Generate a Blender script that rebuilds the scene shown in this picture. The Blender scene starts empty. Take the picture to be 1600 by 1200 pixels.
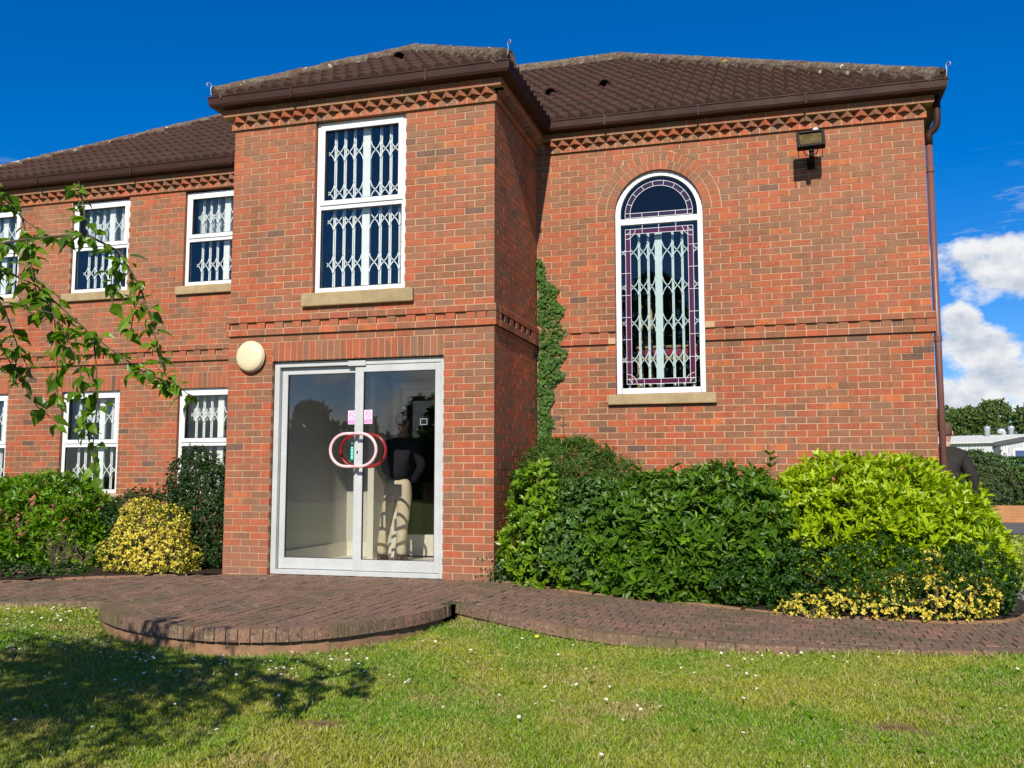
import bpy, math, random
import numpy as np
from mathutils import Vector, Matrix
random.seed(7)
RNG = np.random.default_rng(7)
R = math.radians
SC = bpy.context.scene
COL = SC.collection
# ------------------------------------------------------------------ camera
cam_d = bpy.data.cameras.new('camera')
cam = bpy.data.objects.new('camera', cam_d); COL.objects.link(cam)
cam.location = (2.861, -9.2077, 1.0387)
cam.rotation_euler = (R(90 + 5.7146), 0, R(16.1692))
cam_d.sensor_width = 36.0
cam_d.lens = 1466.46 / 1600 * 36.0
cam_d.clip_start = 0.1; cam_d.clip_end = 3000
SC.camera = cam
SC.view_settings.view_transform = 'Standard'
SC.view_settings.look = 'None'
SC.view_settings.exposure = 0.25
SC.view_settings.gamma = 1.0
SC.view_settings.use_curve_mapping = False
SC.cycles.max_bounces = 8
SC.cycles.transparent_max_bounces = 24
SC.cycles.use_denoising = True
# ------------------------------------------------------------------ sun
SUN_FROM = Vector((0.11, -1.0, 0.715)).normalized()
sun_d = bpy.data.lights.new('sun', 'SUN'); sun_d.energy = 5.0; sun_d.angle = R(0.53)
sun_d.color = (1.0, 0.92, 0.79)
sun = bpy.data.objects.new('sun', sun_d); COL.objects.link(sun)
sun.rotation_euler = (-SUN_FROM).to_track_quat('-Z', 'Y').to_euler()
sun.location = (3, -20, 14)

# ------------------------------------------------------------------ node helper
class NT:
    def __init__(s, tree):
        s.t = tree; s.n = tree.nodes; s.n.clear()
    def new(s, typ, **kw):
        nd = s.n.new(typ)
        for k, v in kw.items():
            if k.startswith('i_'):
                nd.inputs[k[2:].replace('_', ' ')].default_value = v
            else:
                setattr(nd, k, v)
        return nd
    def link(s, a, b): s.t.links.new(a, b)
    def val(s, x, sock):
        if isinstance(x, (int, float)): sock.default_value = x
        elif isinstance(x, (tuple, list)): sock.default_value = tuple(x) + ((1,) if len(x) == 3 and len(sock.default_value) == 4 else ())
        else: s.link(x, sock)
    def math(s, op, a, b=0.0, c=None, clamp=False):
        nd = s.new('ShaderNodeMath', operation=op); nd.use_clamp = clamp
        s.val(a, nd.inputs[0]); s.val(b, nd.inputs[1])
        if c is not None: s.val(c, nd.inputs[2])
        return nd.outputs[0]
    def mix(s, f, a, b, mode='MIX'):
        nd = s.new('ShaderNodeMix', data_type='RGBA', blend_type=mode)
        s.val(f, nd.inputs[0]); s.val(a, nd.inputs[6]); s.val(b, nd.inputs[7])
        return nd.outputs[2]
    def noise(s, vec, scale, detail=3.0, rough=0.5, dim='3D', col=False):
        nd = s.new('ShaderNodeTexNoise', noise_dimensions=dim)
        if vec is not None: s.link(vec, nd.inputs['Vector'])
        nd.inputs['Scale'].default_value = scale; nd.inputs['Detail'].default_value = detail
        nd.inputs['Roughness'].default_value = rough
        return nd.outputs['Color' if col else 'Fac']
    def ramp(s, f, stops, interp='LINEAR'):
        nd = s.new('ShaderNodeValToRGB'); cr = nd.color_ramp; cr.interpolation = interp
        while len(cr.elements) < len(stops): cr.elements.new(0.5)
        for e, (p, c) in zip(cr.elements, stops):
            e.position = p; e.color = tuple(c) + (1,) if len(c) == 3 else c
        s.link(f, nd.inputs[0]); return nd.outputs[0]
    def mapr(s, f, a, b, c, d):
        nd = s.new('ShaderNodeMapRange'); s.val(f, nd.inputs[0])
        for i, v in enumerate((a, b, c, d)): nd.inputs[i + 1].default_value = v
        return nd.outputs[0]
    def scalev(s, vec, sc):
        nd = s.new('ShaderNodeMapping'); s.link(vec, nd.inputs[0]); nd.inputs['Scale'].default_value = sc
        return nd.outputs[0]
    def bump(s, h, strength=0.3, dist=0.01):
        nd = s.new('ShaderNodeBump'); nd.inputs['Strength'].default_value = strength
        nd.inputs['Distance'].default_value = dist; s.link(h, nd.inputs['Height']); return nd.outputs[0]

# ------------------------------------------------------------------ world
world = bpy.data.worlds.new('World'); SC.world = world; world.use_nodes = True
w = NT(world.node_tree)
sky = w.new('ShaderNodeTexSky', sky_type='NISHITA', sun_disc=False)
sky.sun_elevation = math.asin(SUN_FROM.z)
sky.sun_rotation = math.atan2(SUN_FROM.x, SUN_FROM.y)
sky.altitude = 50; sky.air_density = 1.0; sky.dust_density = 0.35; sky.ozone_density = 3.0
tc = w.new('ShaderNodeTexCoord')
sep = w.new('ShaderNodeSeparateXYZ'); w.link(tc.outputs['Generated'], sep.inputs[0])
az = w.math('MULTIPLY', w.math('ARCTAN2', sep.outputs[0], sep.outputs[1]), 57.2958)
el = w.math('MULTIPLY', w.math('ARCSINE', sep.outputs[2]), 57.2958)
cmb = w.new('ShaderNodeCombineXYZ'); w.link(az, cmb.inputs[0]); w.link(w.math('MULTIPLY', el, 1.5), cmb.inputs[1])
n1 = w.noise(cmb.outputs[0], 0.33, 7, 0.6)
n2 = w.noise(cmb.outputs[0], 0.9, 5, 0.55)
def blob(a0, e0, ra, re):
    da = w.math('DIVIDE', w.math('SUBTRACT', az, a0), ra); de = w.math('DIVIDE', w.math('SUBTRACT', el, e0), re)
    return w.math('SUBTRACT', 1.0, w.math('ADD', w.math('MULTIPLY', da, da), w.math('MULTIPLY', de, de)))
bl = None
for b in ((14.0, 11.6, 6.5, 2.1), (9.6, 8.4, 1.1, 1.2), (10.8, 6.9, 2.3, 1.35), (12.0, 5.2, 3.2, 1.5), (8.5, 4.2, 5.0, 1.5), (9.8, 7.4, 1.5, 1.3)):
    x = blob(*b); bl = x if bl is None else w.math('SMOOTH_MAX', bl, x, 0.15)
    if bl is not x: bl.node.inputs[2].default_value = 0.2
# low banks of cumulus all the way round, thinning out with height
gen = w.math('SUBTRACT', w.math('MULTIPLY', w.math('SUBTRACT', w.noise(cmb.outputs[0], 0.09, 6, 0.55), 0.44), 7.0), w.math('POWER', w.math('DIVIDE', w.math('MAXIMUM', el, 0), 11.0), 3.0))
front = w.mapr(w.math('ABSOLUTE', w.math('SUBTRACT', az, 5.0)), 12.0, 18.0, 0.0, 1.0)
gen = w.math('SUBTRACT', gen, w.math('MULTIPLY', w.math('SUBTRACT', 1.0, front), 3.0))
dens = w.math('ADD', w.math('MAXIMUM', bl, gen), w.math('MULTIPLY', w.math('SUBTRACT', n1, 0.5), 3.2))
dens = w.math('ADD', dens, w.math('MULTIPLY', w.math('SUBTRACT', n2, 0.5), 0.8))
mask = w.mapr(dens, -0.05, 0.55, 0.0, 1.0)
mask = w.math('MULTIPLY', mask, w.mapr(el, 17.0, 20.0, 1.0, 0.0))
cmb2 = w.new('ShaderNodeCombineXYZ'); w.link(az, cmb2.inputs[0]); w.link(w.math('ADD', w.math('MULTIPLY', el, 1.5), 1.1), cmb2.inputs[1])
n3 = w.noise(cmb2.outputs[0], 0.33, 6, 0.6)
shade = w.math('ADD', w.math('MULTIPLY', w.math('SUBTRACT', n1, n3), 3.0), w.math('ADD', 0.35, w.math('MULTIPLY', w.math('SUBTRACT', 1.0, w.mapr(dens, 0.0, 1.8, 0.0, 1.0)), 0.6)), clamp=True)
ccol = w.mix(shade, (4.2, 5.0, 6.2), (8.6, 8.7, 8.9))
wisp = w.math('MULTIPLY', w.mapr(w.noise(w.scalev(cmb.outputs[0], (0.35, 1.3, 1)), 0.5, 6, 0.65), 0.56, 0.75, 0.0, 0.6), w.mapr(w.math('ABSOLUTE', w.math('SUBTRACT', el, 14.5)), 0.5, 3.5, 1.0, 0.0))
skc = w.mix(1.0, sky.outputs[0], (0.80, 0.92, 1.22), 'MULTIPLY')
hs = w.new('ShaderNodeHueSaturation'); hs.inputs['Saturation'].default_value = 1.29; w.link(skc, hs.inputs['Color'])
allc = w.mix(wisp, hs.outputs[0], (6.5, 7.0, 7.8))
allc = w.mix(mask, allc, ccol)
bg = w.new('ShaderNodeBackground'); bg.inputs['Strength'].default_value = 0.086
w.link(allc, bg.inputs['Color'])
wo = w.new('ShaderNodeOutputWorld'); w.link(bg.outputs[0], wo.inputs['Surface'])

# ------------------------------------------------------------------ materials
def pbr(name, fn=None, col=(.5, .5, .5), rough=0.6, metal=0.0, spec=0.5, bump=None):
    m = bpy.data.materials.new(name); m.use_nodes = True
    t = NT(m.node_tree)
    b = t.new('ShaderNodeBsdfPrincipled'); o = t.new('ShaderNodeOutputMaterial'); t.link(b.outputs[0], o.inputs[0])
    b.inputs['Base Color'].default_value = tuple(col) + (1,)
    b.inputs['Roughness'].default_value = rough; b.inputs['Metallic'].default_value = metal
    b.inputs['Specular IOR Level'].default_value = spec
    if fn: fn(t, b)
    m.diffuse_color = tuple(col) + (1,)
    return m
def pos(t): return t.new('ShaderNodeNewGeometry').outputs['Position']
def weathered(name, c1, c2, scale=4, rough=.6, bumpy=.15, fine=60, metal=0, spec=.4, lo=.35, hi=.65):
    def fn(t, b):
        p = pos(t)
        n = t.noise(p, scale, 6, .6)
        f = t.noise(p, fine, 3, .6)
        c = t.mix(t.mapr(n, lo, hi, 0, 1), c1, c2)
        c = t.mix(t.mapr(f, .3, .7, 0, .25), c, tuple(x * .55 for x in c2))
        t.link(c, b.inputs['Base Color']); t.link(t.bump(f, bumpy, .004), b.inputs['Normal'])
        t.link(t.mapr(n, .3, .7, rough * .8, min(1, rough * 1.2)), b.inputs['Roughness'])
    return pbr(name, fn, c1, rough, metal, spec)

def brick_mat(name, single):
    def fn(t, b):
        r = t.new('ShaderNodeObjectInfo').outputs['Random'] if single else t.new('ShaderNodeNewGeometry').outputs['Random Per Island']
        p = pos(t)
        base = t.ramp(r, [(0.0, (.26, .115, .060)), (.12, (.34, .126, .064)), (.24, (.28, .130, .072)), (.36, (.40, .122, .058)), (.47, (.31, .136, .076)), (.58, (.44, .118, .052)),
                          (.69, (.48, .115, .050)), (.82, (.40, .102, .050)), (.92, (.57, .155, .052)), (.945, (.25, .14, .085)), (.985, (.14, .085, .068))], 'CONSTANT')
        big = t.noise(p, 0.9, 2, .5)
        patch = t.noise(t.scalev(p, (1, 1, .7)), 11, 4, .65)
        rr = t.math('FRACT', t.math('MULTIPLY', r, 17.3))
        pf = t.math('MULTIPLY', t.mapr(patch, .51, .58, 0, 1), t.mapr(rr, .3, .9, 0, .75))
        c = t.mix(pf, base, (.52, .115, .050))
        pk = t.math('MULTIPLY', t.mapr(t.noise(t.scalev(p, (1, 1, .6)), 14, 3, .6), .53, .60, 0, 1), t.mapr(rr, .0, .7, .75, 0))
        c = t.mix(pk, c, (.21, .105, .062))
        kiln = t.noise(t.scalev(p, (1, 1, .35)), 11, 4, .65)
        c = t.mix(t.mapr(kiln, .35, .72, 0, .55), c, t.mix(1.0, c, (.58, .62, .66), 'MULTIPLY'))
        spk = t.noise(p, 95, 3, .75)
        c = t.mix(t.mapr(spk, .56, .68, 0, .6), c, (.44, .24, .14)); c = t.mix(t.mapr(spk, .44, .34, 0, .6), c, (.12, .06, .04))
        grain = t.noise(t.scalev(p, (1, 1, .5)), 260, 2, .7)
        c = t.mix(t.mapr(grain, .35, .65, 0, .45), c, t.mix(1.0, c, (.62, .58, .56), 'MULTIPLY'))
        zz = t.new('ShaderNodeSeparateXYZ'); t.link(p, zz.inputs[0])
        # pale bloom of salts on the upper courses, soot-brown damp near the ground
        up = t.math('MULTIPLY', t.mapr(zz.outputs[2], 2.6, 4.6, 0, .45), t.mapr(t.noise(p, 1.3, 4, .6), .38, .6, 0, 1))
        c = t.mix(up, c, t.mix(.5, c, (.36, .20, .12)))
        c = t.mix(t.mapr(big, .35, .7, 0, .16), c, (.33, .18, .11))
        streak = t.mapr(t.noise(t.scalev(p, (1, 1, .12)), 2.6, 4, .6), .54, .72, 0, .38)
        c = t.mix(streak, c, t.mix(1.0, c, (.55, .52, .5), 'MULTIPLY'))
        low = t.math('MULTIPLY', t.mapr(zz.outputs[2], 0, .5, .55, 0), t.mapr(t.noise(p, 3, 4, .6), .3, .6, .2, 1))
        c = t.mix(low, c, (.25, .13, .09))
        t.link(c, b.inputs['Base Color'])
        h = t.math('ADD', t.math('MULTIPLY', grain, .6), t.noise(p, 90, 3, .6))
        t.link(t.bump(h, .45, .003), b.inputs['Normal'])
    return pbr(name, fn, (.42, .17, .1), .88, 0, .25)
M = {}
M['brick'] = brick_mat('brick_stuff', False); M['brick1'] = brick_mat('brick_single', True)
M['mortar'] = weathered('mortar', (.56, .37, .225), (.44, .295, .18), 3, .95, .4, 150, 0, .1)
M['white'] = weathered('window_plastic', (.82, .83, .84), (.74, .75, .75), 2, .28, .02, 40, 0, .5)
M['alu'] = weathered('door_aluminium', (.54, .56, .555), (.46, .48, .475), 3, .35, .03, 60, 0, .5)
M['grille'] = weathered('grille_paint', (.88, .91, .89), (.82, .86, .85), 2, .4, .02, 60)
M['seal'] = pbr('black_seal', None, (.02, .02, .022), .6)
M['leadwhite'] = pbr('lead_came', None, (.62, .62, .66), .45)
M['stone'] = weathered('sandstone', (.46, .34, .19), (.30, .235, .13), 7, .9, .5, 90, 0, .15, .3, .7)
def tile_fn(single):
    def fn(t, b):
        r = t.new('ShaderNodeObjectInfo').outputs['Random'] if single else t.new('ShaderNodeNewGeometry').outputs['Random Per Island']
        p = pos(t)
        c = t.ramp(r, [(0, (.066, .030, .019)), (.5, (.088, .039, .025)), (1, (.058, .032, .022))])
        c = t.mix(t.mapr(t.noise(p, 5, 5, .6), .4, .7, 0, .45), c, (.088, .055, .038))
        c = t.mix(t.mapr(t.noise(p, 9, 3, .7), .735, .75, 0, .9), c, (.6, .55, .45))
        c = t.mix(t.mapr(t.noise(p, 60, 3, .6), .35, .7, 0, .5), c, (.032, .02, .016))
        t.link(c, b.inputs['Base Color']); t.link(t.bump(t.noise(p, 110, 3, .7), .5, .004), b.inputs['Normal'])
    return fn
M['tile'] = pbr('roof_tile', tile_fn(False), (.1, .055, .04), .85, 0, .25)
M['tile1'] = pbr('roof_tile_single', tile_fn(True), (.1, .055, .04), .85, 0, .25)
def ridge_fn(t, b):
    p = pos(t)
    c = t.mix(t.mapr(t.noise(p, 6, 5, .6), .4, .6, 0, 1), (.12, .07, .05), (.17, .14, .10))
    c = t.mix(t.mapr(t.noise(p, 22, 4, .7), .5, .66, 0, .8), c, (.27, .245, .19))
    c = t.mix(t.mapr(t.noise(p, 30, 4, .7), .52, .66, 0, .9), c, (.06, .04, .03))
    c = t.mix(t.mapr(t.noise(p, 3.1, 3, .6), .66, .70, 0, .85), c, (.45, .27, .05))
    c = t.mix(t.mapr(t.noise(p, 8, 3, .6), .66, .69, 0, .8), c, (.62, .6, .54))
    t.link(c, b.inputs['Base Color']); t.link(t.bump(t.noise(p, 40, 5, .7), .9, .02), b.inputs['Normal'])
M['ridge'] = pbr('lichen_ridge', ridge_fn, (.3, .25, .2), .95, 0, .1)
M['gutter'] = weathered('brown_gutter', (.048, .018, .012), (.036, .014, .010), 3, .6, .03, 50, 0, .25)
M['pipe'] = weathered('brown_pipe', (.19, .085, .07), (.15, .065, .052), 3, .45, .03, 50, 0, .5)
M['soffit'] = pbr('dark_soffit', None, (.05, .03, .024), .8)
M['cream'] = weathered('cream_plastic', (.80, .70, .46), (.72, .62, .40), 3, .35, .02, 40)
M['blackm'] = pbr('black_metal', None, (.010, .009, .008), .6, 0, .15)
M['iron'] = pbr('pale_iron', None, (.35, .36, .36), .5, .4)
M['plaster'] = weathered('vestibule_plaster', (.56, .56, .53), (.51, .51, .48), 1.5, .9, .03, 40)
M['inner_white'] = weathered('inner_white_paint', (.74, .72, .66), (.66, .64, .58), 2, .5, .02, 40)
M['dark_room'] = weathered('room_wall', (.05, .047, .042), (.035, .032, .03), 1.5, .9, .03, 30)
M['room_floor'] = weathered('room_floor', (.22, .17, .12), (.16, .12, .09), 3, .7, .03, 30)
M['blind'] = weathered('blind_fabric', (.50, .56, .56), (.42, .48, .48), 2, .8, .02, 60)
M['handle_pink'] = pbr('faded_pink_paint', None, (.78, .50, .50), .3)
M['handle_red'] = pbr('red_paint', None, (.42, .015, .02), .25)
M['sticker'] = pbr('white_sticker', None, (.80, .62, .74), .5)
M['magenta'] = pbr('magenta_print', None, (.72, .10, .38), .5)
M['pinkband'] = pbr('pink_print', None, (.78, .22, .52), .5)
M['green_sign'] = pbr('green_sign', None, (.03, .50, .40), .4)
M['purple'] = pbr('purple_glass', None, (.075, .012, .04), .12, 0, .6)
M['violet'] = pbr('violet_glass', None, (.03, .016, .035), .12, 0, .6)
def glass(name, tint=(.93, .96, .96), k=2.1, dark=0.0):
    m = bpy.data.materials.new(name); m.use_nodes = True; t = NT(m.node_tree)
    tr = t.new('ShaderNodeBsdfTransparent'); tr.inputs[0].default_value = tuple(tint) + (1,)
    gl = t.new('ShaderNodeBsdfGlossy'); gl.inputs['Roughness'].default_value = 0.0; gl.inputs[0].default_value = (1, 1, 1, 1)
    fr = t.new('ShaderNodeFresnel')   # same reflectance from either side of the pane
    t.link(t.mapr(t.new('ShaderNodeNewGeometry').outputs['Backfacing'], 0, 1, 1.5, 1 / 1.5), fr.inputs[0])
    nb = t.bump(t.noise(pos(t), 1.7, 2, .4), .03, .03); t.link(nb, gl.inputs['Normal'])
    mx = t.new('ShaderNodeMixShader'); t.link(t.math('MULTIPLY', fr.outputs[0], k, clamp=True), mx.inputs[0])
    t.link(tr.outputs[0], mx.inputs[1]); t.link(gl.outputs[0], mx.inputs[2])
    o = t.new('ShaderNodeOutputMaterial'); t.link(mx.outputs[0], o.inputs[0]); return m
M['glass'] = glass('window_glass', (.94, .95, .94), 1.1)
M['archglass'] = glass('arched_window_glass', (.85, .9, .9), .8)
M['blindglass'] = glass('blind_window_glass', (.94, .95, .94), 1.0)
M['doorglass'] = glass('door_glass', (.92, .92, .90), 1.35)
M['lampglass'] = weathered('lamp_glass', (.13, .085, .025), (.06, .04, .015), 12, .6, .02, 40, 0, .1)
def paver_fn(t, b):
    r = t.new('ShaderNodeNewGeometry').outputs['Random Per Island']; r2 = t.new('ShaderNodeObjectInfo').outputs['Random']
    rr = t.math('FRACT', t.math('ADD', r, r2)); p = pos(t)
    c = t.ramp(rr, [(0, (.175, .108, .072)), (.3, (.225, .130, .088)), (.6, (.185, .125, .086)), (.85, (.27, .140, .092)), (1, (.145, .10, .072))])
    c = t.mix(t.mapr(t.noise(p, 2.2, 5, .6), .4, .65, 0, .65), c, (.115, .085, .062))
    c = t.mix(t.mapr(t.noise(p, 45, 4, .7), .53, .64, 0, .75), c, (.36, .28, .20))
    c = t.mix(t.mapr(t.noise(p, 30, 4, .7), .55, .66, 0, .8), c, (.05, .038, .026))
    c = t.mix(t.mapr(t.noise(p, 1.1, 3, .6), .52, .66, 0, .55), c, (.12, .11, .045))
    t.link(c, b.inputs['Base Color']); t.link(t.bump(t.noise(p, 70, 4, .7), .7, .006), b.inputs['Normal'])
M['paver'] = pbr('paver', paver_fn, (.2, .12, .09), .93, 0, .15)
M['joint'] = weathered('sandy_joint', (.13, .10, .07), (.08, .07, .045), 8, .95, .5, 90, 0, .1)
M['lowbrick'] = weathered('kerb_brick', (.36, .20, .115), (.20, .13, .075), 6, .95, .6, 60, 0, .1)
M['soil'] = weathered('bed_soil', (.055, .038, .025), (.03, .022, .015), 9, .95, .8, 60, 0, .1)
M['slab'] = weathered('grey_slab', (.30, .27, .23), (.23, .21, .18), 2, .92, .4, 60, 0, .1)
M['asphalt'] = weathered('grey_road', (.16, .15, .145), (.12, .115, .11), 1.5, .92, .4, 60, 0, .1)
M['orange_wall'] = weathered('orange_brickwork', (.50, .24, .10), (.40, .19, .085), 4, .92, .3, 50, 0, .1)
def lawn_fn(t, b):
    p = pos(t)
    c = t.mix(t.mapr(t.noise(p, .8, 5, .6), .38, .62, 0, 1), (.09, .15, .015), (.17, .19, .03))
    c = t.mix(t.mapr(t.noise(p, 2.3, 5, .65), .55, .72, 0, .8), c, (.21, .15, .07))
    s_ = t.new('ShaderNodeSeparateXYZ'); t.link(p, s_.inputs[0]); nn = t.noise(p, 9, 4, .6)
    for (bx, by) in ((.533, -4.715), (3.362, -3.956)):     # two bare patches of earth
        dx = t.math('MULTIPLY', t.math('SUBTRACT', s_.outputs[0], bx), .5); dy = t.math('SUBTRACT', s_.outputs[1], by)
        d = t.math('ADD', t.math('SQRT', t.math('ADD', t.math('MULTIPLY', dx, dx), t.math('MULTIPLY', dy, dy))), t.math('MULTIPLY', nn, .06))
        c = t.mix(t.mapr(d, .06, .20, 1, 0), c, (.26, .165, .085)); c = t.mix(t.mapr(d, .06, .09, .9, 0), c, (.15, .08, .045))
    t.link(c, b.inputs['Base Color']); t.link(t.bump(t.noise(p, 90, 4, .7), .8, .01), b.inputs['Normal'])
M['lawn'] = pbr('lawn_turf', lawn_fn, (.1, .13, .03), .95, 0, .1)
def blade_fn(t, b):
    p = pos(t); r = t.new('ShaderNodeNewGeometry').outputs['Random Per Island']
    a = t.mapr(t.noise(p, .75, 6, .65), .44, .58, 0, 1)
    c = t.mix(a, t.mix(r, (.10, .22, .006), (.17, .31, .010)), t.mix(r, (.23, .275, .015), (.36, .36, .04)))
    c = t.mix(t.math('MULTIPLY', t.mapr(t.noise(p, 2.1, 6, .7), .53, .68, 0, 1), t.mapr(r, .1, .6, .3, 1)), c, (.40, .29, .11))
    r2 = t.math('FRACT', t.math('MULTIPLY', r, 13.7))
    c = t.mix(t.mapr(r2, .80, .84, 0, .75), c, (.42, .37, .17)); c = t.mix(t.mapr(r2, .22, .16, 0, .6), c, (.05, .10, .006))
    t.link(c, b.inputs['Base Color'])
    b.inputs['Transmission Weight'].default_value = 0
M['blade'] = pbr('grass_blade', blade_fn, (.1, .18, .02), .55, 0, .3)
def leaf(name, cols, rough=.35, spec=.5, trans=.35, vein=0):
    m = bpy.data.materials.new(name); m.use_nodes = True; t = NT(m.node_tree)
    b = t.new('ShaderNodeBsdfPrincipled'); o = t.new('ShaderNodeOutputMaterial')
    r = t.math('FRACT', t.math('ADD', t.new('ShaderNodeNewGeometry').outputs['Random Per Island'], t.new('ShaderNodeObjectInfo').outputs['Random']))
    c = t.ramp(r, [(i / (len(cols) - 1), k) for i, k in enumerate(cols)])
    c = t.mix(t.mapr(t.noise(pos(t), 30, 3, .6), .3, .7, 0, .3), c, t.mix(1.0, c, (.6, .65, .5), 'MULTIPLY'))
    t.link(c, b.inputs['Base Color']); b.inputs['Roughness'].default_value = rough; b.inputs['Specular IOR Level'].default_value = spec
    tl = t.new('ShaderNodeBsdfTranslucent'); t.link(t.mix(1.0, c, (1.25, 1.3, .5), 'MULTIPLY'), tl.inputs[0])
    mx = t.new('ShaderNodeMixShader'); mx.inputs[0].default_value = trans
    t.link(b.outputs[0], mx.inputs[1]); t.link(tl.outputs[0], mx.inputs[2]); t.link(mx.outputs[0], o.inputs[0]); return m
M['lime'] = leaf('lime_laurel_leaf', [(.34, .47, .006), (.43, .56, .010), (.26, .39, .006), (.54, .66, .018)], .38, .4)
M['green_laurel'] = leaf('bright_laurel_leaf', [(.12, .27, .008), (.18, .36, .010), (.09, .22, .008), (.27, .46, .014)], .38, .4)
M['laurel'] = leaf('laurel_leaf', [(.05, .115, .008), (.085, .18, .010), (.06, .135, .009), (.12, .23, .014)], .42, .35, .28)
M['midlime'] = leaf('yellow_green_leaf', [(.14, .27, .012), (.22, .37, .016), (.10, .21, .012), (.28, .42, .02)], .35, .45)
M['privet'] = leaf('privet_leaf', [(.018, .058, .006), (.028, .082, .008), (.042, .108, .010), (.022, .064, .006)], .42, .35, .2)
M['euon'] = leaf('golden_leaf', [(.78, .62, .05), (.85, .70, .10), (.62, .52, .04), (.86, .76, .22)], .45, .35, .25)
M['bamboo'] = leaf('fine_leaf', [(.05, .12, .015), (.08, .17, .022), (.06, .14, .016), (.11, .20, .03)], .4, .4)
M['pieris'] = leaf('dark_shrub_leaf', [(.016, .050, .010), (.026, .072, .012), (.02, .058, .010), (.04, .095, .014)], .4, .4, .2)
M['ivy'] = leaf('ivy_leaf', [(.025, .08, .010), (.05, .13, .014), (.09, .18, .02), (.03, .09, .012)], .5, .25, .25)
M['birch'] = leaf('tree_leaf', [(.08, .17, .008), (.13, .26, .012), (.20, .34, .015), (.06, .13, .008)], .35, .45, .45)
M['hedge'] = leaf('hedge_leaf', [(.055, .095, .03), (.085, .13, .045), (.10, .15, .05), (.05, .08, .025)], .5, .3, .2)
M['hedge2'] = leaf('dark_hedge_leaf', [(.035, .085, .014), (.06, .13, .02), (.09, .18, .022), (.03, .07, .012)], .4, .4, .2)
M['fartree'] = leaf('far_tree_leaf', [(.06, .11, .025), (.09, .15, .032), (.12, .18, .04), (.05, .09, .022)], .6, .2, .2)
M['dead'] = leaf('dead_leaf', [(.30, .20, .06), (.42, .32, .07), (.20, .12, .05), (.5, .42, .12)], .7, .2, .1)
M['bark'] = weathered('bark', (.17, .12, .09), (.10, .07, .055), 14, .9, .5, 60, 0, .1)
M['twig'] = weathered('twig', (.14, .09, .065), (.20, .15, .11), 20, .8, .3, 60, 0, .2)
M['petal'] = pbr('daisy_petal', None, (.82, .82, .80), .6)
M['daisy_eye'] = pbr('daisy_centre', None, (.7, .45, .04), .6)
M['clad'] = weathered('white_cladding', (.74, .75, .77), (.68, .69, .71), .5, .5, .02, 5)
M['cladgrey'] = weathered('grey_cladding', (.62, .63, .64), (.56, .57, .58), .5, .5, .02, 5)
M['roofmetal'] = weathered('pale_roof_sheet', (.66, .66, .60), (.58, .58, .52), .4, .6, .02, 5)
M['darktrim'] = pbr('dark_trim', None, (.08, .085, .09), .5)
M['bluedoor'] = pbr('blue_shutter', None, (.05, .09, .22), .5)
M['galv'] = weathered('galvanised', (.60, .62, .64), (.5, .52, .54), 2, .4, .02, 10, .5)
M['skin'] = weathered('skin', (.60, .30, .22), (.54, .26, .19), 20, .55, .05, 90)
M['hair'] = pbr('brown_hair', None, (.10, .052, .032), .8)
M['blackcoat'] = weathered('black_coat', (.016, .013, .012), (.024, .020, .018), 9, .85, .3, 120)
M['navy'] = weathered('navy_jumper', (.007, .008, .017), (.010, .011, .022), 9, .9, .3, 120)
M['chino'] = weathered('beige_trousers', (.66, .57, .43), (.60, .51, .38), 9, .85, .3, 90)
M['shoe'] = pbr('brown_shoe', None, (.06, .028, .018), .4)
M['grey_shirt'] = pbr('grey_shirt', None, (.14, .15, .2), .8)
M['wood'] = weathered('varnished_wood', (.46, .27, .10), (.36, .2, .08), 9, .4, .05, 60)
M['redcloth'] = pbr('crimson_cloth', None, (.30, .02, .04), .8)
# ------------------------------------------------------------------ mesh helpers
def meshobj(name, verts, faces, mat, parent=None, smooth=False):
    me = bpy.data.meshes.new(name)
    if isinstance(verts, np.ndarray) and isinstance(faces, np.ndarray):
        nv, nf, k = len(verts), len(faces), faces.shape[1]
        me.vertices.add(nv); me.vertices.foreach_set('co', np.ascontiguousarray(verts, dtype=np.float32).ravel())
        me.loops.add(nf * k); me.loops.foreach_set('vertex_index', np.ascontiguousarray(faces, dtype=np.int32).ravel())
        me.polygons.add(nf); me.polygons.foreach_set('loop_start', np.arange(0, nf * k, k, dtype=np.int32))
        me.polygons.foreach_set('loop_total', np.full(nf, k, dtype=np.int32))
        me.update(calc_edges=True)
    else:
        me.from_pydata([tuple(v) for v in verts], [], [tuple(f) for f in faces]); me.update()
    me.polygons.foreach_set('use_smooth', [bool(smooth)] * len(me.polygons))
    if mat: me.materials.append(mat)
    o = bpy.data.objects.new(name, me); COL.objects.link(o)
    if parent: o.parent = parent
    return o
BOXF = [(0, 3, 2, 1), (4, 5, 6, 7), (0, 1, 5, 4), (1, 2, 6, 5), (2, 3, 7, 6), (3, 0, 4, 7)]
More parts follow.
